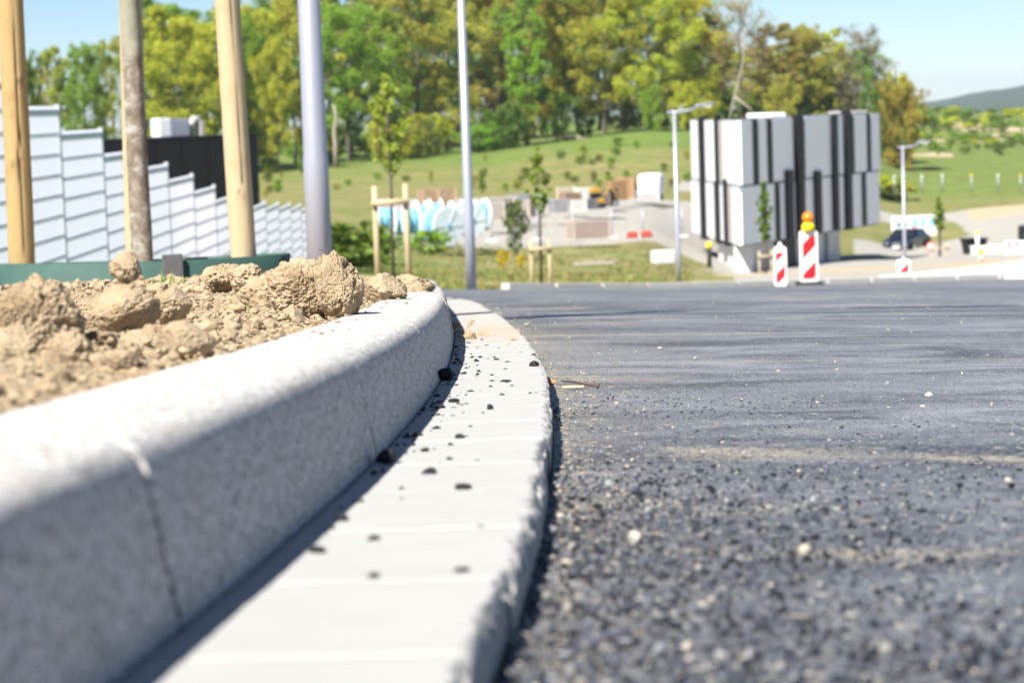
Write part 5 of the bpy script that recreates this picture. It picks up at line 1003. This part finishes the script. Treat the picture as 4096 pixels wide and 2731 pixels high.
def bin_():
    p = at(T(2238), T(605), 128); e = empty('wheelie_bin', p, R(10)); tag(e, 'black wheelie bin on the pale pavement at the right', 'bin'); mb = MB(); V = []
    for z, s_ in ((.05, .40), (1.25, .56)): V += [(-s_, -s_ * .9, z), (s_, -s_ * .9, z), (s_, s_ * .9, z), (-s_, s_ * .9, z)]
    mb.add(V, [(0, 3, 2, 1), (4, 5, 6, 7), (0, 1, 5, 4), (1, 2, 6, 5), (2, 3, 7, 6), (3, 0, 4, 7)]); mb.build('body', 'black_clad', e, bevel=.04); MB().box((0, 0, 1.31), (1.24, 1.15, .10)).build('lid', 'black_clad', e, bevel=.04); MB().tube([(-.5, .6, 1.22), (.5, .6, 1.22)], .03, 8).build('handle', 'black_clad', e)
    for s_ in (-1, 1): MB().lathe([(.02, -.04), (.12, -.04), (.12, .04), (.02, .04)], 14, Matrix.Translation((s_ * .42, .38, .12)) @ Matrix.Rotation(R(90), 4, 'Y')).build('wheel', 'rubber', e)
bin_()
def white_tank():
    p = at(T(2278), T(604), 126); e = empty('white_container', p, R(8)); tag(e, 'white plastic container beside the black bin', 'container'); MB().box((0, 0, .42), (2.0, 1.0, .84)).build('body', 'white_plastic', e, bevel=.12); MB().box((0, 0, .88), (2.05, 1.05, .1)).build('lid', 'white_plastic', e, bevel=.04)
    MB().tube([(-.75, 0, .9), (-.75, 0, 1.5)], .1, 10).build('stack_pipe', 'white_plastic', e, True); MB().lathe([(.1, 1.5), (.11, 1.62), (.05, 1.72)], 12, Matrix.Translation((-.75, 0, 0))).build('pipe_cap', 'yellow_plastic', e, True)
white_tank()
def barrier():
    p = at(T(2342), T(597), 120); e = empty('site_barrier', p); tag(e, 'white site barrier with red lettering cut by the right picture edge', 'barrier'); MB().box((0, 0, .5), (1.5, .06, .95)).build('panel', 'white_plastic', e, bevel=.03)
    for k in range(3): MB().box((-.52 + k * .4, -.037, .80), (.2, .012, .16)).build('red_mark', 'red_reflect', e)
    for s_ in (-1, 1): MB().box((s_ * .6, 0, .03), (.18, .6, .08)).build('foot', 'rubber', e)
barrier()
p = at(T(2254), T(612), 105); e = empty('marker_post', p); tag(e, 'short marker post with yellow top beside the black bin', 'post'); MB().tube([(0, 0, 0), (0, 0, .5)], .05, 10).build('post', 'white_plastic', e, True); MB().lathe([(.05, .5), (.11, .55), (.11, .7), (.04, .8)], 12).build('lamp_top', 'yellow_plastic', e, True); MB().box((0, -.055, .3), (.1, .012, .14)).build('red_band', 'red_reflect', e)
p = at(T(2348), T(557), 150); e = empty('dark_machine', p); tag(e, 'dark machine just cut by the right picture edge', 'machine'); MB().box((.5, 0, .6), (1.4, .8, 1.0)).build('body', 'black_clad', e, bevel=.15); MB().lathe([(.05, -.1), (.35, -.1), (.35, .1), (.05, .1)], 16, Matrix.Translation((.2, -.45, .35)) @ Matrix.Rotation(R(90), 4, 'X')).build('wheel', 'rubber', e)
p = at(T(1630), T(612), 116); e = empty('small_hydrant', p); tag(e, 'small black post with a yellow cap at the left foot of the striped building', 'post'); MB().tube([(0, 0, 0), (0, 0, .9)], .11, 10).build('post', 'rubber', e, True); MB().lathe([(.12, .9), (.16, .95), (.16, 1.1), (.08, 1.2)], 12).build('cap', 'yellow_plastic', e, True)

# ------------------------------------------------------------------ far hills
def hills():
    n = 240; nr = 14; V = []
    us = np.linspace(-.9, .9, n)
    for k in range(nr):
        d = 1500 + k * 130; t = k / (nr - 1)
        prof = 26 * np.interp(us, [-.9, -.2, .10, .165, .185, .20, .22, .3, .9], [.2, .1, .0, .35, .62, .80, 1.0, 1.0, .4]); h = -34 + prof * 1.0 * math.sin(t * math.pi / 2) ** 1.2 * 1.45 + (5.0 * fbm(np.c_[us * 40, us * 0 + k * .8, us * 0], 4, 71) + 4.2 * np.clip(fbm(np.c_[us * 260, us * 0 + k * 2.7, us * 0], 2, 73), 0, 1)) * (.3 + .7 * t)
        V.append(np.c_[us * d, np.full(n, d), h])
    V = np.concatenate(V); o = link('hills', grid_mesh('hills', V, nr, n), 'hill_forest'); tag(o, kind='structure')
hills()
def haze():
    t = NT('haze'); t.n.remove(t.b); pv = t.node('ShaderNodeVolumePrincipled'); pv.inputs['Density'].default_value = .00011; pv.inputs['Color'].default_value = (.80, .88, 1, 1); pv.inputs['Anisotropy'].default_value = .1; t.l.new(pv.outputs[0], t.out.inputs['Volume']); MATS['haze'] = t.m
    o = MB().box((0, 3400, -10), (17000, 8000, 90)).build('haze', 'haze'); tag(o, kind='stuff')
HAZE = True
if HAZE: haze()
